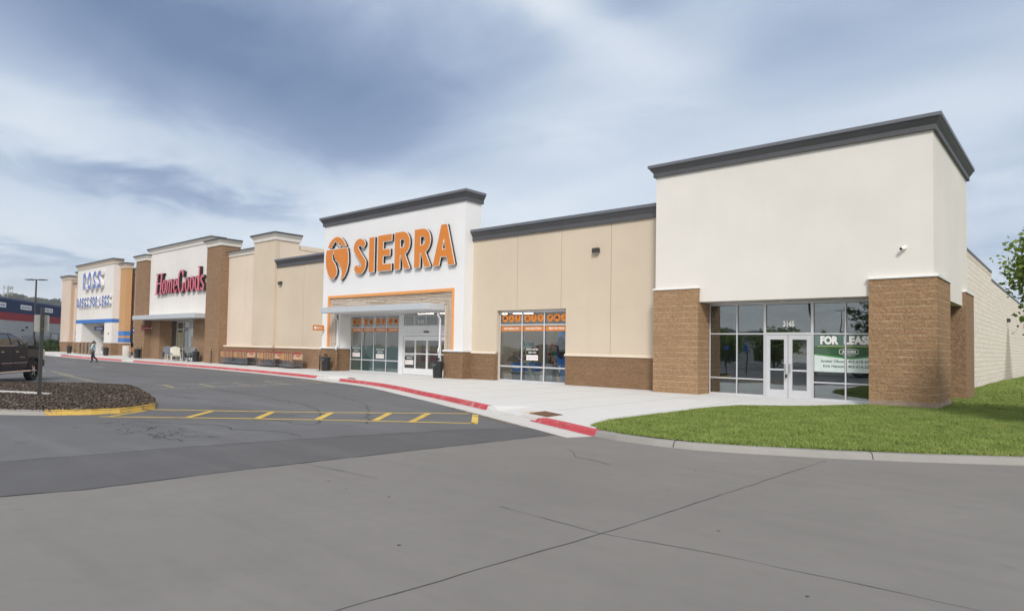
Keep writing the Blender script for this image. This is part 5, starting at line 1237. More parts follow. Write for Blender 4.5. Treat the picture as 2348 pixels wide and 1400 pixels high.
# ---------------------------------------------------------------- shopping carts
CORG = plain('orange_cart_plastic', (0.56,0.27,0.085), 0.5, var=0.10, scale=2)
CTAN = plain('tan_cart_flap', (0.50,0.33,0.20), 0.55, var=0.1)
CRED = plain('red_cart_handle', (0.40,0.02,0.035), 0.4)
CSTL = plain('cart_steel', (0.24,0.26,0.30), 0.4, 0.3)
def cart(loc, label, group='shopping carts parked along the brown wall'):
    t = thing('shopping_cart', loc, label, 'shopping cart', group)
    # front towards -x; back (handle) at x=0
    mb = MB(True)
    for s in (-1, 1):
        q = [(0.0,s*.285,.50),(0.0,s*.29,.99),(-.72,s*.195,.93),(-.70,s*.19,.56)]
        q2 = [(x, y-s*.010, z) for x, y, z in q]
        mb.add(q+q2, [(0,1,2,3),(7,6,5,4),(0,4,5,1),(1,5,6,2),(2,6,7,3),(3,7,4,0)])
    mb.add([(-.78,-.215,.90),(-.78,.215,.90),(-.74,.20,.60),(-.74,-.20,.60)], [(0,1,2,3)])
    mb.add([(0,-.28,.56),(0,.28,.56),(-.74,.20,.60),(-.74,-.20,.60)], [(0,1,2,3)])
    mb.build('basket', CORG, t)
    mb = MB(True); mb.add([(.0,-.27,.58),(.0,.27,.58),(-.03,.27,.93),(-.03,-.27,.93)], [(0,1,2,3)]); mb.add([(-.005,-.27,.565),(-.005,.27,.565),(-.22,.27,.60),(-.22,-.27,.60)],[(0,1,2,3)]); mb.build('child_seat_flap', CTAN, t)
    mb = MB(True)
    for s in (-1, 1):
        mb.tube([(.04,s*.28,1.02),(.004,s*.298,.98),(.004,s*.298,.52),(-.10,s*.27,.20),(.0,s*.27,.12)], .015, 6)
        mb.tube([(-.10,s*.27,.20),(-.80,s*.17,.20),(-.84,s*.17,.12)], .011, 6)
        mb.tube([(-.015,s*.28,.56),(-.30,s*.23,.22)], .010, 6); mb.tube([(0,s*.29,.99),(-.78,s*.215,.90),(-.74,s*.2,.60)], .008, 6)
    for x, hw, z_ in ((-.3,.262,.95),(-.5,.243,.93),(-.7,.222,.91),(-.3,.25,.60),(-.5,.23,.60),(-.7,.205,.60)):
        for s in (-1, 1): mb.tube([(x,s*hw,z_),(x,s*(hw-.015),.60 if z_ > .7 else .20)], .006, 4)
    for x, hw in ((-.10,.27),(-.35,.235),(-.60,.20),(-.80,.17)): mb.tube([(x,-hw,.20),(x,hw,.20)], .009, 6)
    mb.build('frame', CSTL, t)
    mb = MB(True); mb.tube([(.045,-.30,1.025),(.045,.30,1.025)], .018, 8); mb.build('handle', CRED, t)
    mb = MB(True); mb.box(-.004,.012,-.10,.10,.80,.97); o_ = mb.build('sign_plate', CRED, t); mb = MB(True); mb.box(.0125,.014,-.07,.07,.87,.90); mb.build('lettering', WHITEP, o_)
    for x, y in ((.0,-.27),(.0,.27),(-.84,-.17),(-.84,.17)):
        mb = MB(True); mb.cyl((x,y-.013,.055),(x,y+.013,.055),.055,n=12); w_ = mb.build('wheel', BLACKP, t); mb = MB(True); mb.box(x-.012,x+.012,y-.02,y+.02,.08,.13); mb.build('caster_fork', CSTL, w_)
    return t
rows = [(-56.75, 27.95, 8, 'first, farthest'), (-53.9, 27.75, 8, 'second'), (-52.2, 27.75, 1, 'single'), (-49.3, 27.75, 8, 'third'), (-46.1, 27.55, 6, 'nearest')]
names = {0:'row beside the tall pier', 1:'second row from the tall pier', 2:'', 3:'second row from the white store', 4:'row nearest the white store'}
ordn = ['end','second','third','fourth','fifth','sixth','seventh','eighth']
cp = None
for ri, (xe, y, n, _) in enumerate(rows):
    for k in range(n):
        la = ('orange shopping cart standing alone between two nested rows' if n == 1 else
              ('orange shopping cart with red plate ending the ' if k == 0 else 'orange shopping cart nested %s from right, ' % ordn[k])+names[ri])
        lo = (xe-0.262*k, y+random.uniform(-.015,.015)-0.004*k, 0)
        if cp is None: cp = cart(lo, la); cp.rotation_euler = (0, 0, -0.42)
        else: copy_tree(cp, lo, random.uniform(-.012,.012)+(-0.42 if k == 0 else 0), la)
copy_tree(cp, (-83.9,28.4,0), R(-95), 'orange shopping cart standing alone left of the farther tall brown pier', 'stray carts')

# ---------------------------------------------------------------- porch chairs
def chair(loc, rz, mat, label, rocker=False, group='wooden porch chairs before the housewares entrance'):
    t = thing('porch_chair', loc, label, 'chair', group, rz)      # faces -y
    mb = MB(True)
    for i in range(5): mb.box(-.27,.27,-.28+i*.105,-.28+i*.105+.09,.36-.028*i,.385-.028*i)
    mb.build('seat', mat, t)
    mb = MB(True)
    for i in range(5):
        x = -.24+i*.12; h = (0.95,1.0,1.03,1.0,.95)[i]; mb.add([(x-.052,.20,.26),(x+.052,.20,.26),(x+.058,.48,h),(x-.058,.48,h),(x-.052,.222,.26),(x+.052,.222,.26),(x+.058,.502,h),(x-.058,.502,h)],
               [(0,1,2,3),(7,6,5,4),(0,4,5,1),(1,5,6,2),(2,6,7,3),(3,7,4,0)])
    mb.build('backrest', mat, t)
    for s in (-1, 1):
        MB(True).box(s*.30-.055,s*.30+.055,-.36,.36,.56,.583).build('arm', mat, t)
        a, b = sorted((s*.26, s*.285)); MB(True).box(a,b,-.32,-.23,0.05 if rocker else 0,.56).build('leg', mat, t); MB(True).box(a,b,.24,.31,0.05 if rocker else 0,.56).build('leg', mat, t)
        if rocker:
            mb = MB(True); pts = [(-.45+i*.1, .10*((i-4.5)/4.5)**2) for i in range(10)]; mb.ext(pts+[(p[0],p[1]+.06) for p in pts[::-1]], a+.03*s, b+.03*s, 'x'); mb.build('rocker', mat, t)
    t.scale = (1.22, 1.22, 1.16)
    return t
CHB = plain('slate_chair_paint', (0.095,0.115,0.155), 0.5, var=.15); CHW = plain('white_chair_paint', (0.70,0.68,0.58), 0.5, var=.1); CHK = plain('black_chair_paint', (0.055,0.062,0.08), 0.45, var=.2)
chair((-73.9,28.6,0), R(62), CHB, 'slate porch chair at the left end of the row'); chair((-71.8,28.5,0), R(60), CHB, 'second slate porch chair, left of the white one')
chair((-70.1,28.0,0), R(75), CHW, 'white porch chair in the middle of the row'); chair((-68.6,28.7,0), R(60), CHK, 'black rocking chair right of the white chair', True)
chair((-67.0,28.5,0), R(55), CHK, 'black rocking chair beside the trash can', True)
t = thing('side_table', (-71.2,27.7,0), 'small cream side table between the porch chairs', 'table'); MB(True).box(-.25,.25,-.2,.2,.44,.47).build('tabletop', CHW, t)
for x in (-.21,.21):
    for y in (-.16,.16): MB(True).box(x-.02,x+.02,y-.02,y+.02,0,.44).build('leg', CHW, t)

# ---------------------------------------------------------------- merchandise behind the display window
KB = plain('blue_moulded_plastic', (0.03,0.22,0.70), 0.3, var=.15)
t = thing('kayak', (-22.05,29.75,0), 'blue kayak standing on end inside the display window', 'kayak')
mb = MB(); n_ = 18
prof = [(0.03,.02),(.18,.10),(.30,.16),(.38,.20),(.43,.22),(.45,.23),(.45,.23),(.44,.23),(.42,.22),(.38,.20),(.30,.16),(.20,.11),(.05,.03)]
rings = []
for i, (a, b) in enumerate(prof):
    z = 0.02+i*3.55/12; off = 0.03*math.sin(i/12*math.pi)
    rings.append([(a*math.cos(u), -b*abs(math.sin(u))**0.8*(1 if math.sin(u) > 0 else -.7)+off, z) for u in [2*math.pi*k/n_ for k in range(n_)]])
vs = [v for r_ in rings for v in r_]; mb.add(vs, [(i*n_+k, i*n_+(k+1)%n_, (i+1)*n_+(k+1)%n_, (i+1)*n_+k) for i in range(12) for k in range(n_)])
mb.build('hull', KB, t, smooth=True)
mb = MB(); mb.add([(.24*math.cos(u), -.245, 2.0+.62*math.sin(u)) for u in [j*math.pi/10 for j in range(20)]], [tuple(range(19,-1,-1))]); mb.build('cockpit', GASKET, t)
mb = MB(); mb.tube([(.25*math.cos(u), -.245, 2.0+.63*math.sin(u)) for u in [j*math.pi/10 for j in range(21)]], .02, 6); mb.build('coaming', BLACKP, t)
mb = MB(); mb.add([(-.14,-.235,.62),(-.02,-.235,.62),(-.02,-.235,1.0),(-.14,-.235,1.0)], [(0,1,2,3)]); mb.build('price_tag', WHITEP, t)
def bin_(loc, w_, d_, h_, mat, label, lidm=None, lab=True):
    t = thing('storage_tote' if lidm else 'cooler', loc, label, 'tote' if lidm else 'cooler'); mb = MB(); mb.add([(-w_/2*.9,-d_/2*.9,0),(w_/2*.9,-d_/2*.9,0),(w_/2*.9,d_/2*.9,0),(-w_/2*.9,d_/2*.9,0),(-w_/2,-d_/2,h_),(w_/2,-d_/2,h_),(w_/2,d_/2,h_),(-w_/2,d_/2,h_)],[(0,3,2,1),(4,5,6,7),(0,1,5,4),(1,2,6,5),(2,3,7,6),(3,0,4,7)])
    mb.build('tote_body', mat, t, bevel=.01); MB().box(-w_/2-.03,w_/2+.03,-d_/2-.03,d_/2+.03,h_,h_+.09).build('lid', lidm or mat, t, bevel=.01)
    if lab: mb = MB(); mb.add([(-w_*.32,-d_/2*.99-.012,h_*.45),(w_*.32,-d_/2*.99-.012,h_*.45),(w_*.32,-d_/2-.012,h_*.85),(-w_*.32,-d_/2-.012,h_*.85)],[(0,1,2,3)]); mb.build('label_sheet', WHITEP, t)
    return t
GYT = plain('grey_tote', (0.30,0.34,0.33), 0.5); GYL = plain('pale_tote_lid', (0.50,0.55,0.52), 0.5)
bin_((-25.35,29.85,0.55), .80,.6,.42, KB, 'blue cooler with a white label on the left of the display window')
bin_((-24.35,29.90,0.55), .80,.6,.46, KB, 'plain blue cooler on the grey tote in the display window', None, False)
bin_((-24.2,29.95,0), 1.1,.7,.50, GYT, 'grey storage tote under the plain blue cooler', GYL, False)
bin_((-25.4,29.95,0), 0.9,.6,.52, plain('dark_tote',(0.03,0.035,0.035),0.5), 'dark storage tote under the labelled blue cooler', GYL, False)
bin_((-23.4,29.85,0), .8,.6,.45, GYT, 'grey storage tote right of the leaning board', GYL, False)
t = thing('leaning_board', (-24.1,29.5,0), 'pale green folding board leaning inside the display window', 'board')
mb = MB(); mb.add([(-.65,0,1.25),(-.42,0,1.25),(.35,.0,.0),(.12,.0,0.0),(-.65,.05,1.25),(-.42,.05,1.25),(.35,.05,.0),(.12,.05,0.0)], [(0,1,2,3),(7,6,5,4),(0,3,7,4),(1,5,6,2),(0,4,5,1),(3,2,6,7)]); mb.build('board_panel', plain('sage_board',(0.40,0.48,0.42),0.6), t)
t = thing('carton', (-22.95,29.75,0), 'tall grey patterned carton left of the kayak', 'carton'); MB().box(-.3,.3,-.2,.2,0,1.05).build('carton_body', plain('grey_carton',(0.34,0.38,0.40),0.8,var=.3,scale=30), t); MB().box(-.62,-.32,-.2,.1,0,.62).build('carton_end', WHITEP, t)
t = thing('carton', (-23.25,30.1,0.62), 'black carton on top behind the tall grey one', 'carton'); MB().box(-.28,.0,-.2,.2,0,.42).build('carton_body', BLACKP, t)
# display racks and hanging goods farther in
for i, (x, y, w_) in enumerate(((-25.6,31.0,1.0),(-23.6,31.4,1.6),(-22.4,32.2,1.2))):
    t = thing('display_rack', (x,y,0), ['left display rack with a grey cover inside the window','middle display rack with coloured cups inside the window','right display rack stacked with dark goods'][i], 'rack', 'display racks inside the store')
    mb = MB()
    for z in (.9,1.45,2.0): mb.box(-w_/2,w_/2,-.25,.25,z,z+.04)
    mb.build('shelf', STEEL, t)
    mb = MB()
    for sx in (-1,1):
        for sy in (-1,1): mb.box(sx*w_/2-.02,sx*w_/2+.02,sy*.25-.02,sy*.25+.02,0,2.1)
    mb.build('upright', BLACKM, t)
    cols = [plain('cup_red',(0.35,0.04,0.03),.4), plain('cup_green',(0.04,0.20,0.13),.4), plain('cup_navy',(0.02,0.04,0.16),.4), plain('cup_cream',(0.55,0.5,0.38),.5), plain('cup_teal',(0.10,0.42,0.30),.4)]
    for z in (.94,1.49,2.04):
        for k in range(int(w_/.24)):
            mb = MB(); mb.cyl((-w_/2+.14+k*.24,-.1,z),(-w_/2+.14+k*.24,-.1,z+random.uniform(.18,.34)),.085,.095,n=10); mb.build('packed_item', random.choice(cols), t)
t = thing('fabric_cover', (-25.45,30.25,1.15), 'crumpled pale grey fabric laid over goods in the display window', 'cover')
mb = MB(); nn = 14
for i in range(nn):
    for j in range(nn): mb.v.append((-.6+1.2*i/(nn-1), -.4+.8*j/(nn-1), .30*math.sin(i/4.0+1)*math.cos(j/5.0)+random.uniform(-.03,.03)))
mb.f = [(i*nn+j,(i+1)*nn+j,(i+1)*nn+j+1,i*nn+j+1) for i in range(nn-1) for j in range(nn-1)]; mb.build('cover_sheet', plain('grey_fabric',(0.40,0.42,0.45),.8), t, smooth=True)
for i, (x, y, h_, m_) in enumerate(((-39.4,32.5,1.5,'cup_navy'),(-37.6,33.5,1.6,'cup_red'),(-33.8,32.8,1.5,'cup_cream'),(-32.2,34.0,1.7,'cup_green'),(-36.0,36.0,2.0,'cup_red'),(-40.5,35.5,2.1,'cup_cream'))):
    t = thing('clothes_rack', (x,y,0), ['clothes rack of navy garments left behind the tinted film','clothes rack of red garments near the glass','clothes rack of cream garments behind the doors','clothes rack of green garments at the right doors','farther rack of red garments','farther rack of cream garments at the left'][i], 'clothes rack', 'garment racks inside the store')
    mb = MB(); mb.cyl((0,0,0),(0,0,h_),.03); mb.cyl((0,0,h_),(0,0,h_+.03),.55,n=20); mb.build('stand', STEEL, t)
    mb = MB()
    for k in range(18):
        a = k*math.pi/9; c_, s_ = math.cos(a), math.sin(a); r1, r2 = .30, .56
        mb.add([(c_*r1,s_*r1,h_-.05),(c_*r2,s_*r2,h_-.05),(c_*r2*1.05,s_*r2*1.05,h_-.85),(c_*r1,s_*r1,h_-.85)],[(0,1,2,3)])
    mb.build('garments', bpy.data.materials[m_], t)

# ================================================================ PICKUP
def wheel(t, x, y, mats):
    s = 1 if y > 0 else -1
    mb = MB(True); pr = [(.27,-.12),(.36,-.135),(.405,-.12),(.42,-.09),(.42,.09),(.405,.12),(.36,.135),(.27,.12)]
    mb.lathe([(r_, z) for r_, z in pr], 32); mb.v = [(vx+x, vz+y, vy+.42) for vx, vy, vz in mb.v]
    w_ = mb.build('wheel', mats['tyre'], t, smooth=True); smooth_by_angle(w_, 45)
    mb = MB(True); mb.lathe([(.275,-.10),(.275,.10),(.25,.11),(.24,.09),(.235,.02),(.235,-.10)], 28)
    for k in range(6):
        a = k*math.pi/3; c_, s_ = math.cos(a), math.sin(a); p = lambda r_, q_, z_: (c_*r_-s_*q_, s_*r_+c_*q_, z_)
        z1 = s*.105; mb.add([p(.04,-.045,z1),p(.25,-.03,z1*.85),p(.25,.03,z1*.85),p(.04,.045,z1),p(.04,-.045,z1*.4),p(.25,-.03,z1*.4),p(.25,.03,z1*.4),p(.04,.045,z1*.4)],[(0,1,2,3),(7,6,5,4),(0,4,5,1),(1,5,6,2),(2,6,7,3),(3,7,4,0)])
    mb.cyl((0,0,s*.02),(0,0,s*.125),.075,n=16); mb.v = [(vx+x, vz+y, vy+.42) for vx, vy, vz in mb.v]; mb.build('rim', mats['chrome'], w_)
    mb = MB(True); mb.cyl((x,y-.02,.42),(x,y+.02,.42),.235,n=24); mb.build('brake_disc', mats['dark'], w_)
def truck(loc, rz, label, paint, lower):
    M_ = dict(tyre=plain('tyre_rubber',(0.022,0.022,0.023),0.8,bump=.3), chrome=plain('chrome',(0.62,0.63,0.65),0.15,1.0,var=.05), dark=plain('under_dark',(0.012,0.012,0.012),0.7))
    t = thing('pickup_truck', loc, label, 'pickup truck', None, rz)
    def archpts(cx, r_=.52, z0=.50): return [(cx+r_*math.cos(R(a)), max(z0, .42+r_*math.sin(R(a)))) for a in range(10, 171, 16)]
    pts = [(2.62,.55),(2.98,.62),(3.03,.95),(2.98,1.22),(2.86,1.34),(2.55,1.41),(1.42,1.47),(-.98,1.45),(-.985,1.45),(-3.0,1.47),(-3.05,1.40),(-3.05,.66),(-2.5,.60)]
    ar = archpts(-1.95)[::-1]; af = archpts(1.95)[::-1]
    pts = pts+ar+[(-1.38,.50),(1.38,.50)]+af
    mb = MB(True)
    n = len(pts); ys = [(-1.0, 0.0), (-1.015, .35)]
    def sec(y, k): return [(px-(0.0), y, pz) for px, pz in pts]
    mb.ext(pts, -1.0, 1.0, 'y'); mb.v = [(a, b*(1-.16*max(0, (a-2.5)/.55)), c) for a, b, c in mb.v]; body = mb.build('body', paint, t, bevel=.035)
    # wheel-arch wells
    for cx in (-1.95, 1.95):
        mb = MB(True); q = archpts(cx, .50, .40)
        mb.ext(q, -.96, .96, 'y'); mb.v = [(a, b*1.0, c-.004) for a, b, c in mb.v]; mb.build('wheel_well', M_['dark'], t)
        for s in (-1, 1):
            mb = MB(True); q1 = archpts(cx, .60, .42); q2 = archpts(cx, .515, .42); y0, y1 = sorted((s*1.0, s*1.03)); mb.ext(q1+q2[::-1], y0, y1, 'y'); mb.build('fender_flare', paint, t)
    # cab: rear, roof and pillars as one shell, glass set on it
    b0 = [(-.95,-.95),(1.50,-.95),(1.50,.95),(-.95,.95)]; 
    mb = MB(True)
    lo = [(-1.00,-.93,1.44),(1.52,-.93,1.44),(1.52,.93,1.44),(-1.00,.93,1.44)]; mi = [(-.96,-.86,1.74),(1.05,-.86,1.74),(1.05,.86,1.74),(-.96,.86,1.74)]; hi = [(-.86,-.74,1.96),(.50,-.74,1.97),(.50,.74,1.97),(-.86,.74,1.96)]; tp = [(-.7,-.55,1.995),(.3,-.55,2.0),(.3,.55,2.0),(-.7,.55,1.995)]
    vs = lo+mi+hi+tp; fs = []
    for r_ in range(3):
        for k in range(4): fs.append((r_*4+k, r_*4+(k+1)%4, r_*4+4+(k+1)%4, r_*4+4+k))
    fs.append((12,13,14,15)); mb.add(vs, fs); cab = mb.build('cab', paint, t, bevel=.03)
    TG = MT('tinted_car_glass') if 'tinted_car_glass' not in bpy.data.materials else None
    if TG: TG.col((0.018,0.02,0.021)); TG.set(Roughness=0.04); TG.b.inputs['Specular IOR Level'].default_value = .8
    tg = bpy.data.materials['tinted_car_glass']
    def side_pt(x, z, s):     # point on the cab side
        if z <= 1.74: k = (z-1.44)/.30; y = .93-.07*k
        else: k = (z-1.74)/.22; y = .86-.12*k
        return (x, s*(y+.006), z)
    for s in (-1, 1):
        for nm, q in (('side_window', [(-.78,1.49),(.14,1.49),(.14,1.74),(.14,1.92),(-.55,1.915),(-.74,1.74)]), ('side_window', [(.24,1.49),(1.32,1.49),(.92,1.74),(.50,1.90),(.24,1.92),(.24,1.74)])):
            mb = MB(True); low = [p for p in q if p[1] <= 1.74]; up = [p for p in q if p[1] >= 1.74]
            for part in (low, up):
                cx_ = sum(p[0] for p in part)/len(part); cz_ = sum(p[1] for p in part)/len(part)
                pp = sorted(part, key=lambda p: math.atan2(p[1]-cz_, p[0]-cx_)); v_ = [side_pt(a, b, s) for a, b in pp]; mb.add(v_, [tuple(range(len(v_)))] if s < 0 else [tuple(range(len(v_)-1,-1,-1))])
            mb.build(nm, tg, cab)
        y0, y1 = sorted((s*1.001, s*1.012)); yo = s*1.02
        for x0, x1 in ((-.86,.19),(.21,1.34)):
            mb = MB(True); mb.ext([(x0,.56),(x1,.56),(x1,1.44),(x0,1.44)] if x0 > 0 else [(x0+.22,.56),(x1,.56),(x1,1.44),(x0,1.44),(x0,.95)], y0, y1, 'y'); d = mb.build('door', paint, t, bevel=.004)
            mb = MB(True); ya, yb_ = sorted((s*1.012, s*1.05)); mb.box(x0+.12,x0+.34,ya,yb_,1.20,1.245); mb.build('handle', M_['chrome'], d, bevel=.01)
            mb = MB(True); ya, yb_ = sorted((s*1.012, s*1.026)); mb.box(x0+(.22 if x0 < 0 else .03),x1-.03,ya,yb_,.765,.79); mb.build('chrome_strip', M_['chrome'], d)
        mb = MB(True); ya, yb_ = sorted((s*.96, s*.985)); mb.box(-.80,1.40,ya,yb_,1.452,1.475); mb.build('belt_chrome', M_['chrome'], t)
        mb = MB(True); mb.tube([(-1.0,s*.98,.44),(-.9,s*1.08,.42),(1.35,s*1.08,.42),(1.45,s*.98,.44)], .045, 8); mb.box(-.9,1.3,*sorted((s*1.0,s*1.13)),.455,.475); mb.build('running_board', M_['chrome'], t)
        mb = MB(True); ya, yb_ = sorted((s*1.05, s*1.32)); mb.box(1.16,1.28,ya,yb_,1.44,1.78); mr = mb.build('mirror', M_['dark'], t, bevel=.03)
        mb = MB(True); mb.box(1.15,1.158,ya+.02,yb_-.02,1.47,1.75); mb.build('mirror_glass', M_['chrome'], mr); mb = MB(True); mb.tube([(1.25,s*.90,1.50),(1.22,s*1.10,1.54)], .03, 6); mb.build('mirror_arm', M_['dark'], mr)
        mb = MB(True); mb.box(2.62,2.93,*sorted((s*.70,s*.955)),1.06,1.30); mb.build('headlight', plain('headlight_glass',(0.55,0.56,0.58),0.12,var=.1), t, bevel=.02)
        mb = MB(True); mb.box(-3.07,-2.98,*sorted((s*.86,s*1.006)),.98,1.36); mb.build('tail_light', plain('tail_red',(0.35,0.01,0.01),0.2), t, bevel=.01)
        mb = MB(True); mb.box(.72,1.10,*sorted((s*1.012,s*1.022)),.98,1.01); mb.build('badge', M_['chrome'], t)
    mb = MB(True); mb.add([(1.50,-.85,1.47),(1.50,.85,1.47),(1.07,.78,1.74),(.56,.68,1.945),(.56,-.68,1.945),(1.07,-.78,1.74)], [(0,1,2,3,4,5)]); mb.v = [(a+.012, b, c+.012) for a, b, c in mb.v]; mb.build('windshield', tg, cab)
    mb = MB(True); mb.add([(-1.00,-.80,1.50),(-1.00,.80,1.50),(-.90,.68,1.92),(-.90,-.68,1.92)], [(3,2,1,0)]); mb.v = [(a-.012, b, c) for a, b, c in mb.v]; mb.build('rear_window', tg, cab)
    MB(True).box(-2.95,-1.08,-.80,.80,1.30,1.476).build('bed_liner', M_['dark'], t)
    MB(True).box(3.031,3.06,-.62,.62,.98,1.26).build('grille', M_['chrome'], t, bevel=.02)
    MB(True).box(2.85,3.14,-.88,.88,.56,.86).build('front_bumper', lower, t, bevel=.05); MB(True).box(-3.25,-3.06,-.96,.96,.58,.78).build('rear_bumper', M_['chrome'], t, bevel=.03)
    MB(True).box(-2.6,2.6,-.55,.55,.36,.56).build('chassis', M_['dark'], t)
    for x in (1.95, -1.95):
        for y in (-.88, .88): wheel(t, x, y, M_)
    return t
hd = Vector((-0.80, 0.60)).normalized(); lf = Vector((-hd.y, hd.x))
base = Vector((-41.15, 9.27))-(hd*1.95+lf*(-.88))/S
PG = plain('dark_grey_car_paint', (0.020,0.025,0.034), 0.34, 0.0, var=.12, spec=.14)
truck((base.x, base.y, Zr), math.atan2(hd.y, hd.x), 'dark grey crew cab pickup parked beyond the mulch island', PG, plain('bumper_black',(0.03,0.03,0.03),0.5))
PW = plain('white_car_paint', (0.62,0.62,0.60), 0.3, var=.03); 
truck((-12.2,-5.6,Zr), R(183), 'white pickup parked behind the viewer, seen mirrored in the corner shop window', PW, plain('bumper_black',(0.03,0.03,0.03),0.5))

# ================================================================ PERSON
def skin_mesh(name, verts, edges, radii, mat, parent, root_i=0, sub=2, smooth=True):
    me = bpy.data.meshes.new(name); me.from_pydata(verts, edges, []); o = bpy.data.objects.new(name, me); COL.objects.link(o)
    bm = bmesh.new(); bm.from_mesh(me); ly = bm.verts.layers.skin.verify(); bm.verts.ensure_lookup_table()
    for i, v in enumerate(bm.verts):
        r_ = radii[i]; v[ly].radius = r_ if isinstance(r_, tuple) else (r_, r_); v[ly].use_root = (i == root_i)
    bm.to_mesh(me); bm.free()
    sk = o.modifiers.new('skin', 'SKIN'); sk.use_smooth_shade = True; sb = o.modifiers.new('sub', 'SUBSURF'); sb.levels = sub; sb.render_levels = sub
    dg = bpy.context.evaluated_depsgraph_get(); nm = bpy.data.meshes.new_from_object(o.evaluated_get(dg)); bpy.data.objects.remove(o)
    nm.name = name; nm.materials.clear(); nm.materials.append(mat); o = bpy.data.objects.new(name, nm); COL.objects.link(o); o.parent = parent
    return o
pd = math.atan2(-0.84, -0.54)
PR = thing('person', (-69.9, 20.5, Zr), 'person with a light blue shirt and dark trousers walking across the lot', 'person', None, pd)
SKIN = plain('brown_skin', (0.12,0.065,0.045), 0.55, var=.05); SHIRT = plain('light_blue_shirt', (0.42,0.60,0.64), 0.85, var=.12, scale=8); TROU = plain('navy_trousers', (0.012,0.015,0.028), 0.8); SHOE = plain('dark_shoe', (0.03,0.02,0.015), 0.5); HAIR = plain('black_hair', (0.008,0.007,0.007), 0.6)
V_ = []; E_ = []; Rr = []
def jv(p, r_, par=None):
    V_.append(p); Rr.append(r_)
    if par is not None: E_.append((par, len(V_)-1))
    return len(V_)-1
pel = jv((0,0,.90), (.15,.12)); wa = jv((0,0,1.08), (.135,.105), pel); chs = jv((.01,0,1.28), (.155,.11), wa); ut = jv((.0,0,1.38), (.10,.085), chs); nk = jv((.01,0,1.45), .052, ut)
hj = jv((.02,0,1.52), (.070,.075), nk); hh = jv((.025,0,1.59), (.078,.088), hj); ht_ = jv((.015,0,1.655), (.055,.065), hh)
ns = jv((.105,0,1.565), .012, hh)
for s in (-1, 1): jv((.02,s*.085,1.575), .014, hh)
def arm(s, el_, wr, hd_):
    sh = jv((0,s*.18,1.35), .055, ut); e_ = jv(el_, .042, sh); w_ = jv(wr, .030, e_); h_ = jv(hd_, (.036,.018), w_)
    d = (Vector(hd_)-Vector(wr)).normalized(); u = d.cross(Vector((0,0,1))).normalized()
    for k, (o1, l_) in enumerate(((-.030,.055),(-.010,.070),(.010,.075),(.028,.062))):
        b = Vector(hd_)+u*o1+d*.02; m_ = jv(tuple(b+d*l_*.5), .009, h_); jv(tuple(b+d*l_*.8+Vector((0,0,-.015))), .007, m_)
    th = jv(tuple(Vector(hd_)-d*.01+u*.045*(1 if s < 0 else -1)), .010, h_); jv(tuple(Vector(hd_)+d*.03+u*.06*(1 if s < 0 else -1)), .008, th)
    return [(0,s*.18,1.35), el_, wr]
aR = arm(-1, (.03,-.25,1.10), (.24,-.14,1.08), (.31,-.09,1.09)); aL = arm(1, (.05,.25,1.10), (.25,.12,1.05), (.31,.06,1.05))
def leg(hip, kn, an_, toe, par):
    a = jv(hip, .085, par); b = jv(kn, .058, a); c = jv(an_, .040, b); d = jv(toe, .034, c); return [hip, kn, an_, toe]
l1 = leg((0,-.09,.84),(.10,-.09,.47),(.07,-.09,.09),(.20,-.09,.035), pel); l2 = leg((0,.09,.84),(-.08,.09,.46),(-.34,.09,.17),(-.24,.09,.06), pel)
skin_mesh('body', V_, E_, Rr, SKIN, PR, 0)
def chain(name, pts, rs, mat, extra=None):
    v = [tuple(p) for p in pts]; return skin_mesh(name, v, [(i, i+1) for i in range(len(v)-1)], rs, mat, PR, 0)
v = [(0,0,.86),(0,0,1.05),(.01,0,1.28),(0,0,1.39),(.01,0,1.43)]; r_ = [(.175,.145),(.165,.130),(.178,.130),(.115,.10),(.065,.065)]; e_ = [(0,1),(1,2),(2,3),(3,4)]
for a in (aR, aL):
    b = len(v); v += [a[0], a[1], tuple(Vector(a[2])*.93+Vector(a[1])*.07)]; r_ += [.072,.060,.045]; e_ += [(3,b),(b,b+1),(b+1,b+2)]
skin_mesh('shirt', v, e_, r_, SHIRT, PR, 1)
v = [(0,0,.93),(0,0,.86)]; r_ = [(.165,.135),(.17,.14)]; e_ = [(0,1)]
for l_ in (l1, l2):
    b = len(v); v += [l_[0], l_[1], tuple(Vector(l_[2])+Vector((0,0,.02)))]; r_ += [.105,.075,.060]; e_ += [(1,b),(b,b+1),(b+1,b+2)]
skin_mesh('trousers', v, e_, r_, TROU, PR, 0)
for l_ in (l1, l2):
    a = Vector(l_[2]); b = Vector(l_[3]); d = (b-a).normalized(); chain('shoe', [a-d*.03+Vector((0,0,-.015)), (a+b)/2, b+d*.03], [.050,.046,.036], SHOE)
chain('hair', [(-.03,0,1.48),(-.045,0,1.56),(-.02,0,1.64),(.03,0,1.665)], [(.055,.05),(.082,.062),(.085,.075),(.065,.05)], HAIR)
chain('ponytail', [(-.09,0,1.60),(-.14,0,1.52),(-.15,0,1.38)], [.030,.038,.020], HAIR)
mb = MB(True); 
for s in (-1, 1): mb.cyl((.095,s*.03,1.595),(.101,s*.03,1.595),.010,n=8)
mb.build('eyes', GASKET, PR); mb = MB(True); mb.box(.092,.097,-.022,.022,1.530,1.538); mb.build('mouth', plain('lips',(0.15,0.05,0.045),.5), PR)

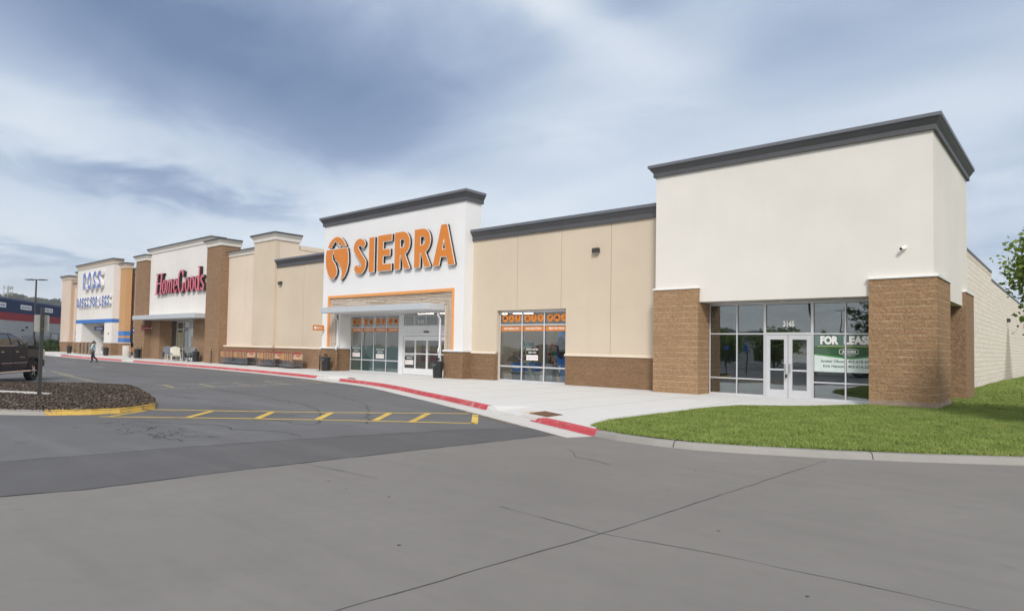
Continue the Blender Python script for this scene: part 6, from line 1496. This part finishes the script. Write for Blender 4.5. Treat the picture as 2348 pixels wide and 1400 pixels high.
# ================================================================ posts, lamps
def lamp_post(loc, h, label, heads=2, group='tall parking lot lamps', rz=0.0):
    t = thing('street_lamp', loc, label, 'street lamp', group, rz)
    mb = MB(True); mb.cyl((0,0,0),(0,0,.6),.25,n=16); mb.build('concrete_base', plain('lamp_base',(0.35,0.34,0.32),.85), t)
    mb = MB(True); mb.cyl((0,0,.6),(0,0,h),.10,.065,n=12); mb.build('pole', plain('lamp_pole_paint',(0.035,0.03,0.035),.45), t)
    for s in ((-1, 1) if heads == 2 else (1,)):
        mb = MB(True); mb.box(*sorted((s*.06,s*.35)),-.03,.03,h-.08,h-.02); a = mb.build('lamp_arm', bpy.data.materials['lamp_pole_paint'], t)
        mb = MB(True); mb.ext([(s*.30,h-.10),(s*1.0,h-.07),(s*1.02,h-.02),(s*.30,h+.01)], -.17, .17, 'y'); mb.build('lamp_head', bpy.data.materials['lamp_pole_paint'], t, bevel=.01)
        mb = MB(True); mb.box(*sorted((s*.45,s*.92)),-.12,.12,h-.105,h-.09); mb.build('lens', bpy.data.materials['lens_glass'], t)
    return t
L0 = lamp_post((-90.4,20.5,Zr), 7.35, 'tall dark lamp with two flat heads beyond the pickup, left of the farthest store', rz=R(40))
for lo, rz, la in (((-24,-24,Zr),R(10),'lamp behind the viewer mirrored left of the shop doors'),((-19.5,-8.5,Zr),R(30),'near lamp behind the viewer mirrored over the shop doors'),((-30,-60,Zr),0,'far lamp behind the viewer mirrored above the banner'),((-19,-38,Zr),R(70),'lamp behind the viewer mirrored in the right upper pane')):
    copy_tree(L0, lo, rz, la)
t = thing('sign_post', (-27.98,6.57,0.05), 'dark square post in the mulch island carrying a blank sign seen from behind', 'sign post', None, R(0))
PM = plain('dark_olive_post', (0.045,0.047,0.042), .5, var=.15)
MB(True).box(-.042,.042,-.042,.042,-.1,2.52).build('pole', PM, t); 
mb = MB(True); pts = []
w2, z0, z1, r_ = .185, 1.80, 2.30, .04
for cx_, cz_, a0 in ((w2-r_,z0+r_,-90),(w2-r_,z1-r_,0),(-w2+r_,z1-r_,90),(-w2+r_,z0+r_,180)): pts += [(cx_+r_*math.cos(R(a0+k*22.5)), cz_+r_*math.sin(R(a0+k*22.5))) for k in range(5)]
mb.ext(pts, -.052, -.046, 'x'); pn = mb.build('sign_panel', plain('bare_aluminium_back',(0.42,0.42,0.39),.5,.2), t)
mb = MB(True)
for z in (1.88, 2.2): mb.cyl((.042,0,z),(.050,0,z),.012,n=8)
mb.build('bolts', STEEL, pn)
# accessible-parking signs and bollards mirrored in the glass
for x, y in ((-25.0,-1.2),(-23.2,-1.6)):
    t = thing('sign_post', (x,y,Zr), 'parking sign post behind the viewer, mirrored in the %s pane of the corner shop' % ('left' if x < -24 else 'second'), 'sign post'); MB(True).box(-.03,.03,-.03,.03,0,2.2).build('pole', PM, t); MB(True).box(-.15,.15,.031,.036,1.7,2.15).build('sign_panel', bpy.data.materials['blue_band_paint'], t)

# ================================================================ TREES
def leafmat(name, a, b, c):
    t = MT(name); p = t.pos(); i_ = t.n('ShaderNodeNewGeometry').outputs['Random Per Island']
    cc = t.mix(t.mapr(t.noise(p, 1.4, 3), .35, .65), a, b); cc = t.mix(t.mapr(i_, .6, 1.0, 0, .7), cc, c); t.col(cc); t.set(Roughness=.5)
    t.b.inputs['Specular IOR Level'].default_value = .3
    tl = t.n('ShaderNodeBsdfTranslucent'); t.l(cc, tl.inputs[0]); mx_ = t.n('ShaderNodeMixShader'); mx_.inputs[0].default_value = .30; t.l(t.b.outputs[0], mx_.inputs[1]); t.l(tl.outputs[0], mx_.inputs[2]); t.l(mx_.outputs[0], t.o.inputs[0]); return t.m
LF1 = leafmat('maple_leaf', (0.11,0.17,0.03), (0.19,0.27,0.05), (0.32,0.40,0.085))
LF2 = leafmat('dark_leaf', (0.028,0.060,0.014), (0.055,0.10,0.022), (0.10,0.16,0.035))
LF3 = leafmat('shrub_leaf', (0.022,0.050,0.012), (0.05,0.10,0.02), (0.13,0.20,0.04))
BARK = plain('grey_bark', (0.10,0.085,0.07), .9, var=.3, bump=.8, bscale=25)
def leaves(centers, n, size, rr, spread, flat_=.6):
    """n leaf faces round the clump centres; plan units"""
    k = rr.integers(0, len(centers), n); C_ = np.array(centers)[k]
    P = C_[:, :3]+rr.normal(0, 1, (n,3))*C_[:, 3:4]*spread*np.array([1,1,.75])
    a = rr.normal(0,1,(n,3)); a[:,2] *= .5; a /= np.linalg.norm(a, axis=1)[:,None]; b = np.cross(a, rr.normal(0,1,(n,3))); b /= np.linalg.norm(b, axis=1)[:,None]
    s = size*rr.uniform(.6,1.35,(n,1)); Q = np.stack([P-a*s*.5, P+b*s*.36, P+a*s*.6, P-b*s*.36], 1); return Q
def quad_mesh(name, Q, mat, root, parent=None):
    n = len(Q); me = bpy.data.meshes.new(name); me.vertices.add(4*n); me.vertices.foreach_set('co', (Q.reshape(-1)*S)); me.loops.add(4*n); me.loops.foreach_set('vertex_index', np.arange(4*n, dtype=np.int32))
    me.polygons.add(n); me.polygons.foreach_set('loop_start', np.arange(0,4*n,4,dtype=np.int32)); me.polygons.foreach_set('loop_total', np.full(n,4,dtype=np.int32)); me.update(); me.materials.append(mat)
    o = bpy.data.objects.new(name, me); COL.objects.link(o); o.parent = parent or root; return o
def tree(name, loc, label, group, H_, r_, z_b, nb, nl, size, mat, seed_, spread=.55, trunk_r=.14, keep=None):
    rr = np.random.default_rng(seed_); t = thing(name, loc, label, 'tree', group); mb = MB(); tips = []
    top = H_*.93; pts = [(rr.normal(0,.05)*i, rr.normal(0,.05)*i, top*i/6) for i in range(7)]; mb.tube(pts, [trunk_r*(1-.13*i) for i in range(7)], 9); tk = mb.build('trunk', BARK, t, smooth=True)
    mb = MB()
    for i in range(nb):
        f_ = (i+.5)/nb; z = z_b+(H_*.86-z_b)*f_; a = i*2.4+rr.uniform(-.4,.4); prof_ = math.sin(math.pi*min(1, .22+.78*(1-f_)))**.7
        L_ = r_*(.55+.45*prof_)*rr.uniform(.8,1.1); z0_ = max(.9, z-L_*.35); d = np.array([math.cos(a), math.sin(a), 0]); p0 = np.array([0,0,z0_]); q = [p0]
        for s_ in range(1, 5): q.append(p0+d*L_*s_/4+np.array([rr.normal(0,.09),rr.normal(0,.09),L_*.13*s_+rr.normal(0,.06)]))
        def lim(p):
            if not keep: return p
            rm = keep[0]*.80*math.sqrt(max(0.02, 1-min(1, abs((p[2]-keep[1])/keep[2])**3))); h_ = math.hypot(p[0], p[1]); return p if h_ <= rm else np.array([p[0]*rm/h_, p[1]*rm/h_, p[2]])
        q = [lim(p) for p in q]
        mb.tube([tuple(p) for p in q], [trunk_r*.33*(1-.2*j) for j in range(5)], 5)
        for j, p in enumerate(q[1:]):
            tips.append((p[0],p[1],p[2],.42+.12*j if j < 3 else .45))
            for w_ in range(3):
                e = p+np.array([rr.normal(0,.5),rr.normal(0,.5),rr.normal(.05,.3)])*(.5+.5*r_/3); e = lim(e); mb.tube([tuple(p), tuple((p+e)/2+rr.normal(0,.05,3)), tuple(e)], [.022,.014,.008], 4); tips.append((e[0],e[1],e[2],.34))
    tips.append((0,0,H_*.95,.5)); mb.build('branches', BARK, tk); Q_ = leaves(tips, nl, size, rr, spread)
    if keep:
        c_ = Q_.mean(1); wv = 1+.14*np.sin(c_[:,2]*2.3+c_[:,0]*1.1)+.08*np.sin(c_[:,1]*3.1+c_[:,2]*4.7); Q_ = Q_[((c_[:,0]/keep[0])**2+(c_[:,1]/keep[0])**2+((c_[:,2]-keep[1])/keep[2])**4) < wv]
    quad_mesh('crown', Q_, mat, t); return t
tree('maple_tree', (1.25,24.0,0.02), 'bright green young tree reaching in from the right edge beside the cream side wall', None, 6.3, 2.7, 2.3, 30, 42000, .145, LF1, 11, .75, keep=(3.15, 4.1, 2.05))
m1 = tree('maple_tree', (-13.2,-9.5,Zr), 'tree behind the viewer mirrored at the right of the corner shop windows', 'trees mirrored in the corner shop windows', 8.0, 3.0, 3.4, 16, 5500, .22, LF2, 4)
MW = ['', 'left edge of the shop glass', 'second pane', 'banner', 'right door leaf']
for i, (x, y) in enumerate(((-27.5,-21),(-36.5,-28),(-31.5,-34),(-18.5,-27),(-24,-38))):
    if i == 0: m2 = tree('small_tree', (x,y,Zr), 'round tree behind the viewer mirrored beside the shop doors', 'trees mirrored in the corner shop windows', 5.2, 2.6, 1.3, 14, 3500, .30, LF1, 8, .6)
    else: copy_tree(m2, (x,y,Zr), i*1.3, 'round tree behind the viewer mirrored near the '+MW[i])
# hedge shrub at the far left end
rr = np.random.default_rng(5); t = thing('round_shrub', (-126.5,31.2,-.1), 'dense dark green clipped shrub between the pickup and the farthest store', 'shrub')
cs = []
for i in range(330):
    a = rr.uniform(0, 2*np.pi); u = rr.uniform(-.15,1); q = math.sqrt(max(0,1-u*u)); lump = 1+.10*math.sin(a*5)+.07*math.sin(a*9+u*6); cs.append((q*math.cos(a)*2.9*lump, q*math.sin(a)*4.6*lump, .15+1.55*max(0,u)*lump, .30))
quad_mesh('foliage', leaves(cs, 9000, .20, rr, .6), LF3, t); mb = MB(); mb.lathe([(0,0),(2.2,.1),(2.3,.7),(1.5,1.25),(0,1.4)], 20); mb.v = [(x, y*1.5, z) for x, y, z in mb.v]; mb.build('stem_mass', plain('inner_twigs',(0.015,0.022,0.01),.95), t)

# ================================================================ FAR BUILDING
P0 = Vector((-150.9,28.9)); DD = Vector((-.85,.527)).normalized(); NN = Vector((DD.y,-DD.x))
if NN.dot(-P0) < 0: NN = -NN
FB = thing('warehouse_building', (P0.x,P0.y,-.3), 'long low building striped navy, red and grey behind the pickup', 'building'); 
NAVY = block('navy_block', (0.030,0.050,0.125), (0.04,0.065,0.15), .6,.3, rough_s=.4); REDB = block('red_block', (0.33,0.045,0.06), (0.36,0.06,0.075), .6,.3, rough_s=.3); GRB = block('grey_block', (0.42,0.44,0.455), (0.45,0.47,0.48), .6,.3, rough_s=.3); GRD = plain('darker_grey_block', (0.27,0.285,0.30), .85, obj=False)
def fbox(mb, s0, s1, n0, n1, z0, z1):
    c = [P0+DD*a+NN*b for a, b in ((s0,n0),(s1,n0),(s1,n1),(s0,n1))]; mb.prism([(p.x,p.y) for p in c] if (c[1]-c[0]).cross(c[2]-c[1]) > 0 else [(p.x,p.y) for p in c][::-1], z0, z1); return mb
fbox(MB(), -34, 62, -30, 0, -.6, 5.42).build('lower_wall', GRB, FB, root=FB); fbox(MB(), -34, 62, -30, .02, 5.42, 6.9).build('red_band', REDB, FB, root=FB)
fbox(MB(), -34, 62, -30, 0.04, 6.9, 9.35).build('navy_band', NAVY, FB, root=FB); fbox(MB(), -34.1, 62.1, -30.1, .12, 9.35, 9.62).build('coping', plain('navy_coping',(0.05,0.085,0.20),.5,obj=False), FB, root=FB)
fbox(MB(), 10, 62, -5, .06, -.6, 2.65).build('dark_plinth', GRD, FB, root=FB)
fbox(MB(), 24.6, 29.8, -5, .14, -.6, 3.35).build('dock_frame', plain('dock_frame_grey',(0.20,0.21,0.22),.7,obj=False), FB, root=FB); fbox(MB(), 25.1, 28.6, -5, .18, -.6, 3.1).build('dock_door', plain('dock_door_grey',(0.40,0.42,0.44),.6,obj=False), FB, root=FB)
for i, s0 in enumerate((-3.2, 8.6, 20.2)):
    o_ = fbox(MB(), s0, s0+5.2, -.1, .10, 7.75, 8.65).build('name_plate', WHITEP, FB, root=FB); mb = MB()
    for k in range(9): fbox(mb, s0+.45+k*.49, s0+.45+k*.49+random.uniform(.18,.34), .0, .115, 7.95+random.uniform(0,.08), 8.42-random.uniform(0,.08))
    mb.build('plate_marks', plain('plate_blue',(0.12,0.18,0.36),.6,obj=False), o_, root=FB)
for s0, z in ((11.5,4.1),(9.6,3.5),(22.6,4.2)): fbox(MB(), s0, s0+.35, .0, .35, z, z+.3).build('wall_light', BLACKM, FB, root=FB)

# hill, far trees and mast
Rt = Vector((math.cos(_yaw), math.sin(_yaw), 0)); Fd = Vector((-math.sin(_yaw), math.cos(_yaw), 0))
def far_pt(px, t): a = (px-1174)/1498.77; return Fd*t+Rt*(a*t)
HM = MT('hillside'); _p = HM.pos(); HM.col(HM.mix(HM.mapr(HM.noise(_p, .06, 6, .7), .35,.65), (0.085,0.105,0.055), (0.175,0.165,0.105))); HM.set(Roughness=1.0); HM.bump(HM.noise(_p, .35, 5), 1.0, 1.5)
mb = MB(); nu, nv = 60, 26; cH = far_pt(60, 900)
ax = (far_pt(60,900)).normalized(); ay = Vector((-ax.y, ax.x, 0))
for i in range(nu):
    for j in range(nv):
        u = (i/(nu-1)-.5)*1300; v = (j/(nv-1)-.5)*420; hgt = 57*math.exp(-(v/130)**2)*(0.62+.38*math.cos(u/260)) * (1+.05*math.sin(u*.03)+.03*math.sin(u*.11+v*.05)); p = cH+ay*u+ax*v; mb.v.append((p.x, p.y, hgt-6))
mb.f = [(i*nv+j,(i+1)*nv+j,(i+1)*nv+j+1,i*nv+j+1) for i in range(nu-1) for j in range(nv-1)]; o = mb.build('hills', HM.m, smooth=True); o['kind'] = 'structure'
LFH = leafmat('far_leaf', (0.045,0.075,0.028), (0.08,0.11,0.042), (0.13,0.16,0.06))
ht = []
for k in range(2): ht.append(tree('hill_tree', (0,0,0), 'far hilltop tree on the ridge above the striped building', 'trees along the far hilltop', 9.5+k*2, 4.4, 2.5, 12, 2600, 1.15, LFH, 20+k, .9, .3))
rh = random.Random(9)
for i in range(52):
    px = -40+i*5.4+rh.uniform(-2,2); tt = rh.uniform(880, 930); p = far_pt(px, tt); q = p-cH; u = q.dot(ay); v = q.dot(ax)
    hgt = 57*math.exp(-(v/130)**2)*(0.62+.38*math.cos(u/260))*(1+.05*math.sin(u*.03)+.03*math.sin(u*.11+v*.05))-6.5
    src = ht[i%2]
    if i < 2: src.location = Vector((p.x,p.y,hgt))*S
    else:
        c = copy_tree(src, (p.x,p.y,hgt), rh.uniform(0,6)); s_ = rh.uniform(.55,1.15); c.scale = (s_*1.15, s_*1.15, s_)
p = far_pt(15, 300); t = thing('cell_mast', (p.x,p.y,0), 'cell phone mast with antenna panels behind the navy wall at far left', 'mast'); zt = 2+(775-655)/1499*300
mb = MB(); mb.cyl((0,0,0),(0,0,zt),.35,.22,n=10); mb.build('pole', plain('mast_grey',(0.20,0.21,0.22),.6), t)
for z in (zt-1.0, zt-3.6):
    mb = MB()
    for k in range(3):
        a = k*2.094+.4; c_, s_ = math.cos(a), math.sin(a); mb.cyl((0,0,z),(c_*1.4,s_*1.4,z),.07,n=5); mb.cyl((c_*1.4-s_*1.3,s_*1.4+c_*1.3,z),(c_*1.4+s_*1.3,s_*1.4-c_*1.3,z),.07,n=5)
    mb.build('platform', bpy.data.materials['mast_grey'], t)
    for k in range(3):
        a = k*2.094+.4; c_, s_ = math.cos(a), math.sin(a)
        for e_ in (-1.1, -.2, .8): mb = MB(); x, y = c_*1.5-s_*e_, s_*1.5+c_*e_; mb.box(x-.17,x+.17,y-.17,y+.17,z-.7,z+1.0); mb.build('antenna_panel', plain('antenna_white',(0.40,0.40,0.38),.6), t)
# building behind the viewer, mirrored in the glass
t = thing('retail_building', (-52,-62,Zr), 'low cream building with dark roof behind the viewer, mirrored in the shop window', 'building')
MB().box(-14,14,-6,6,0,4.0).build('wall', CREAM, t); MB().add([(-15,-7,4.0),(15,-7,4.0),(15,7,4.0),(-15,7,4.0),(-8,0,6.0),(8,0,6.0)],[(0,1,5,4),(1,2,5),(2,3,4,5),(3,0,4),(3,2,1,0)]).build('roof', CAPD, t)
for x in (-10,-5,0,5,10): MB().box(x-1.2,x+1.2,6.0,6.05,.4,2.8).build('window', GASKET, t)

# ================================================================ haze
hz = bpy.data.materials.new('haze_air'); hz.use_nodes = True; hn = hz.node_tree; 
for n_ in list(hn.nodes): hn.nodes.remove(n_)
pv = hn.nodes.new('ShaderNodeVolumePrincipled'); pv.inputs['Color'].default_value = (0.86, 0.91, 0.97, 1); pv.inputs['Density'].default_value = 0.00030; pv.inputs['Anisotropy'].default_value = 0.0
ho = hn.nodes.new('ShaderNodeOutputMaterial'); hn.links.new(pv.outputs[0], ho.inputs['Volume'])
o = MB().box(-1650, 1650, -1650, 1650, -12, 95).build('haze', hz, loc=(0, 0, -12)); o['kind'] = 'stuff'; o['label'] = 'thin pale air haze over the far hill'; o['category'] = 'haze'
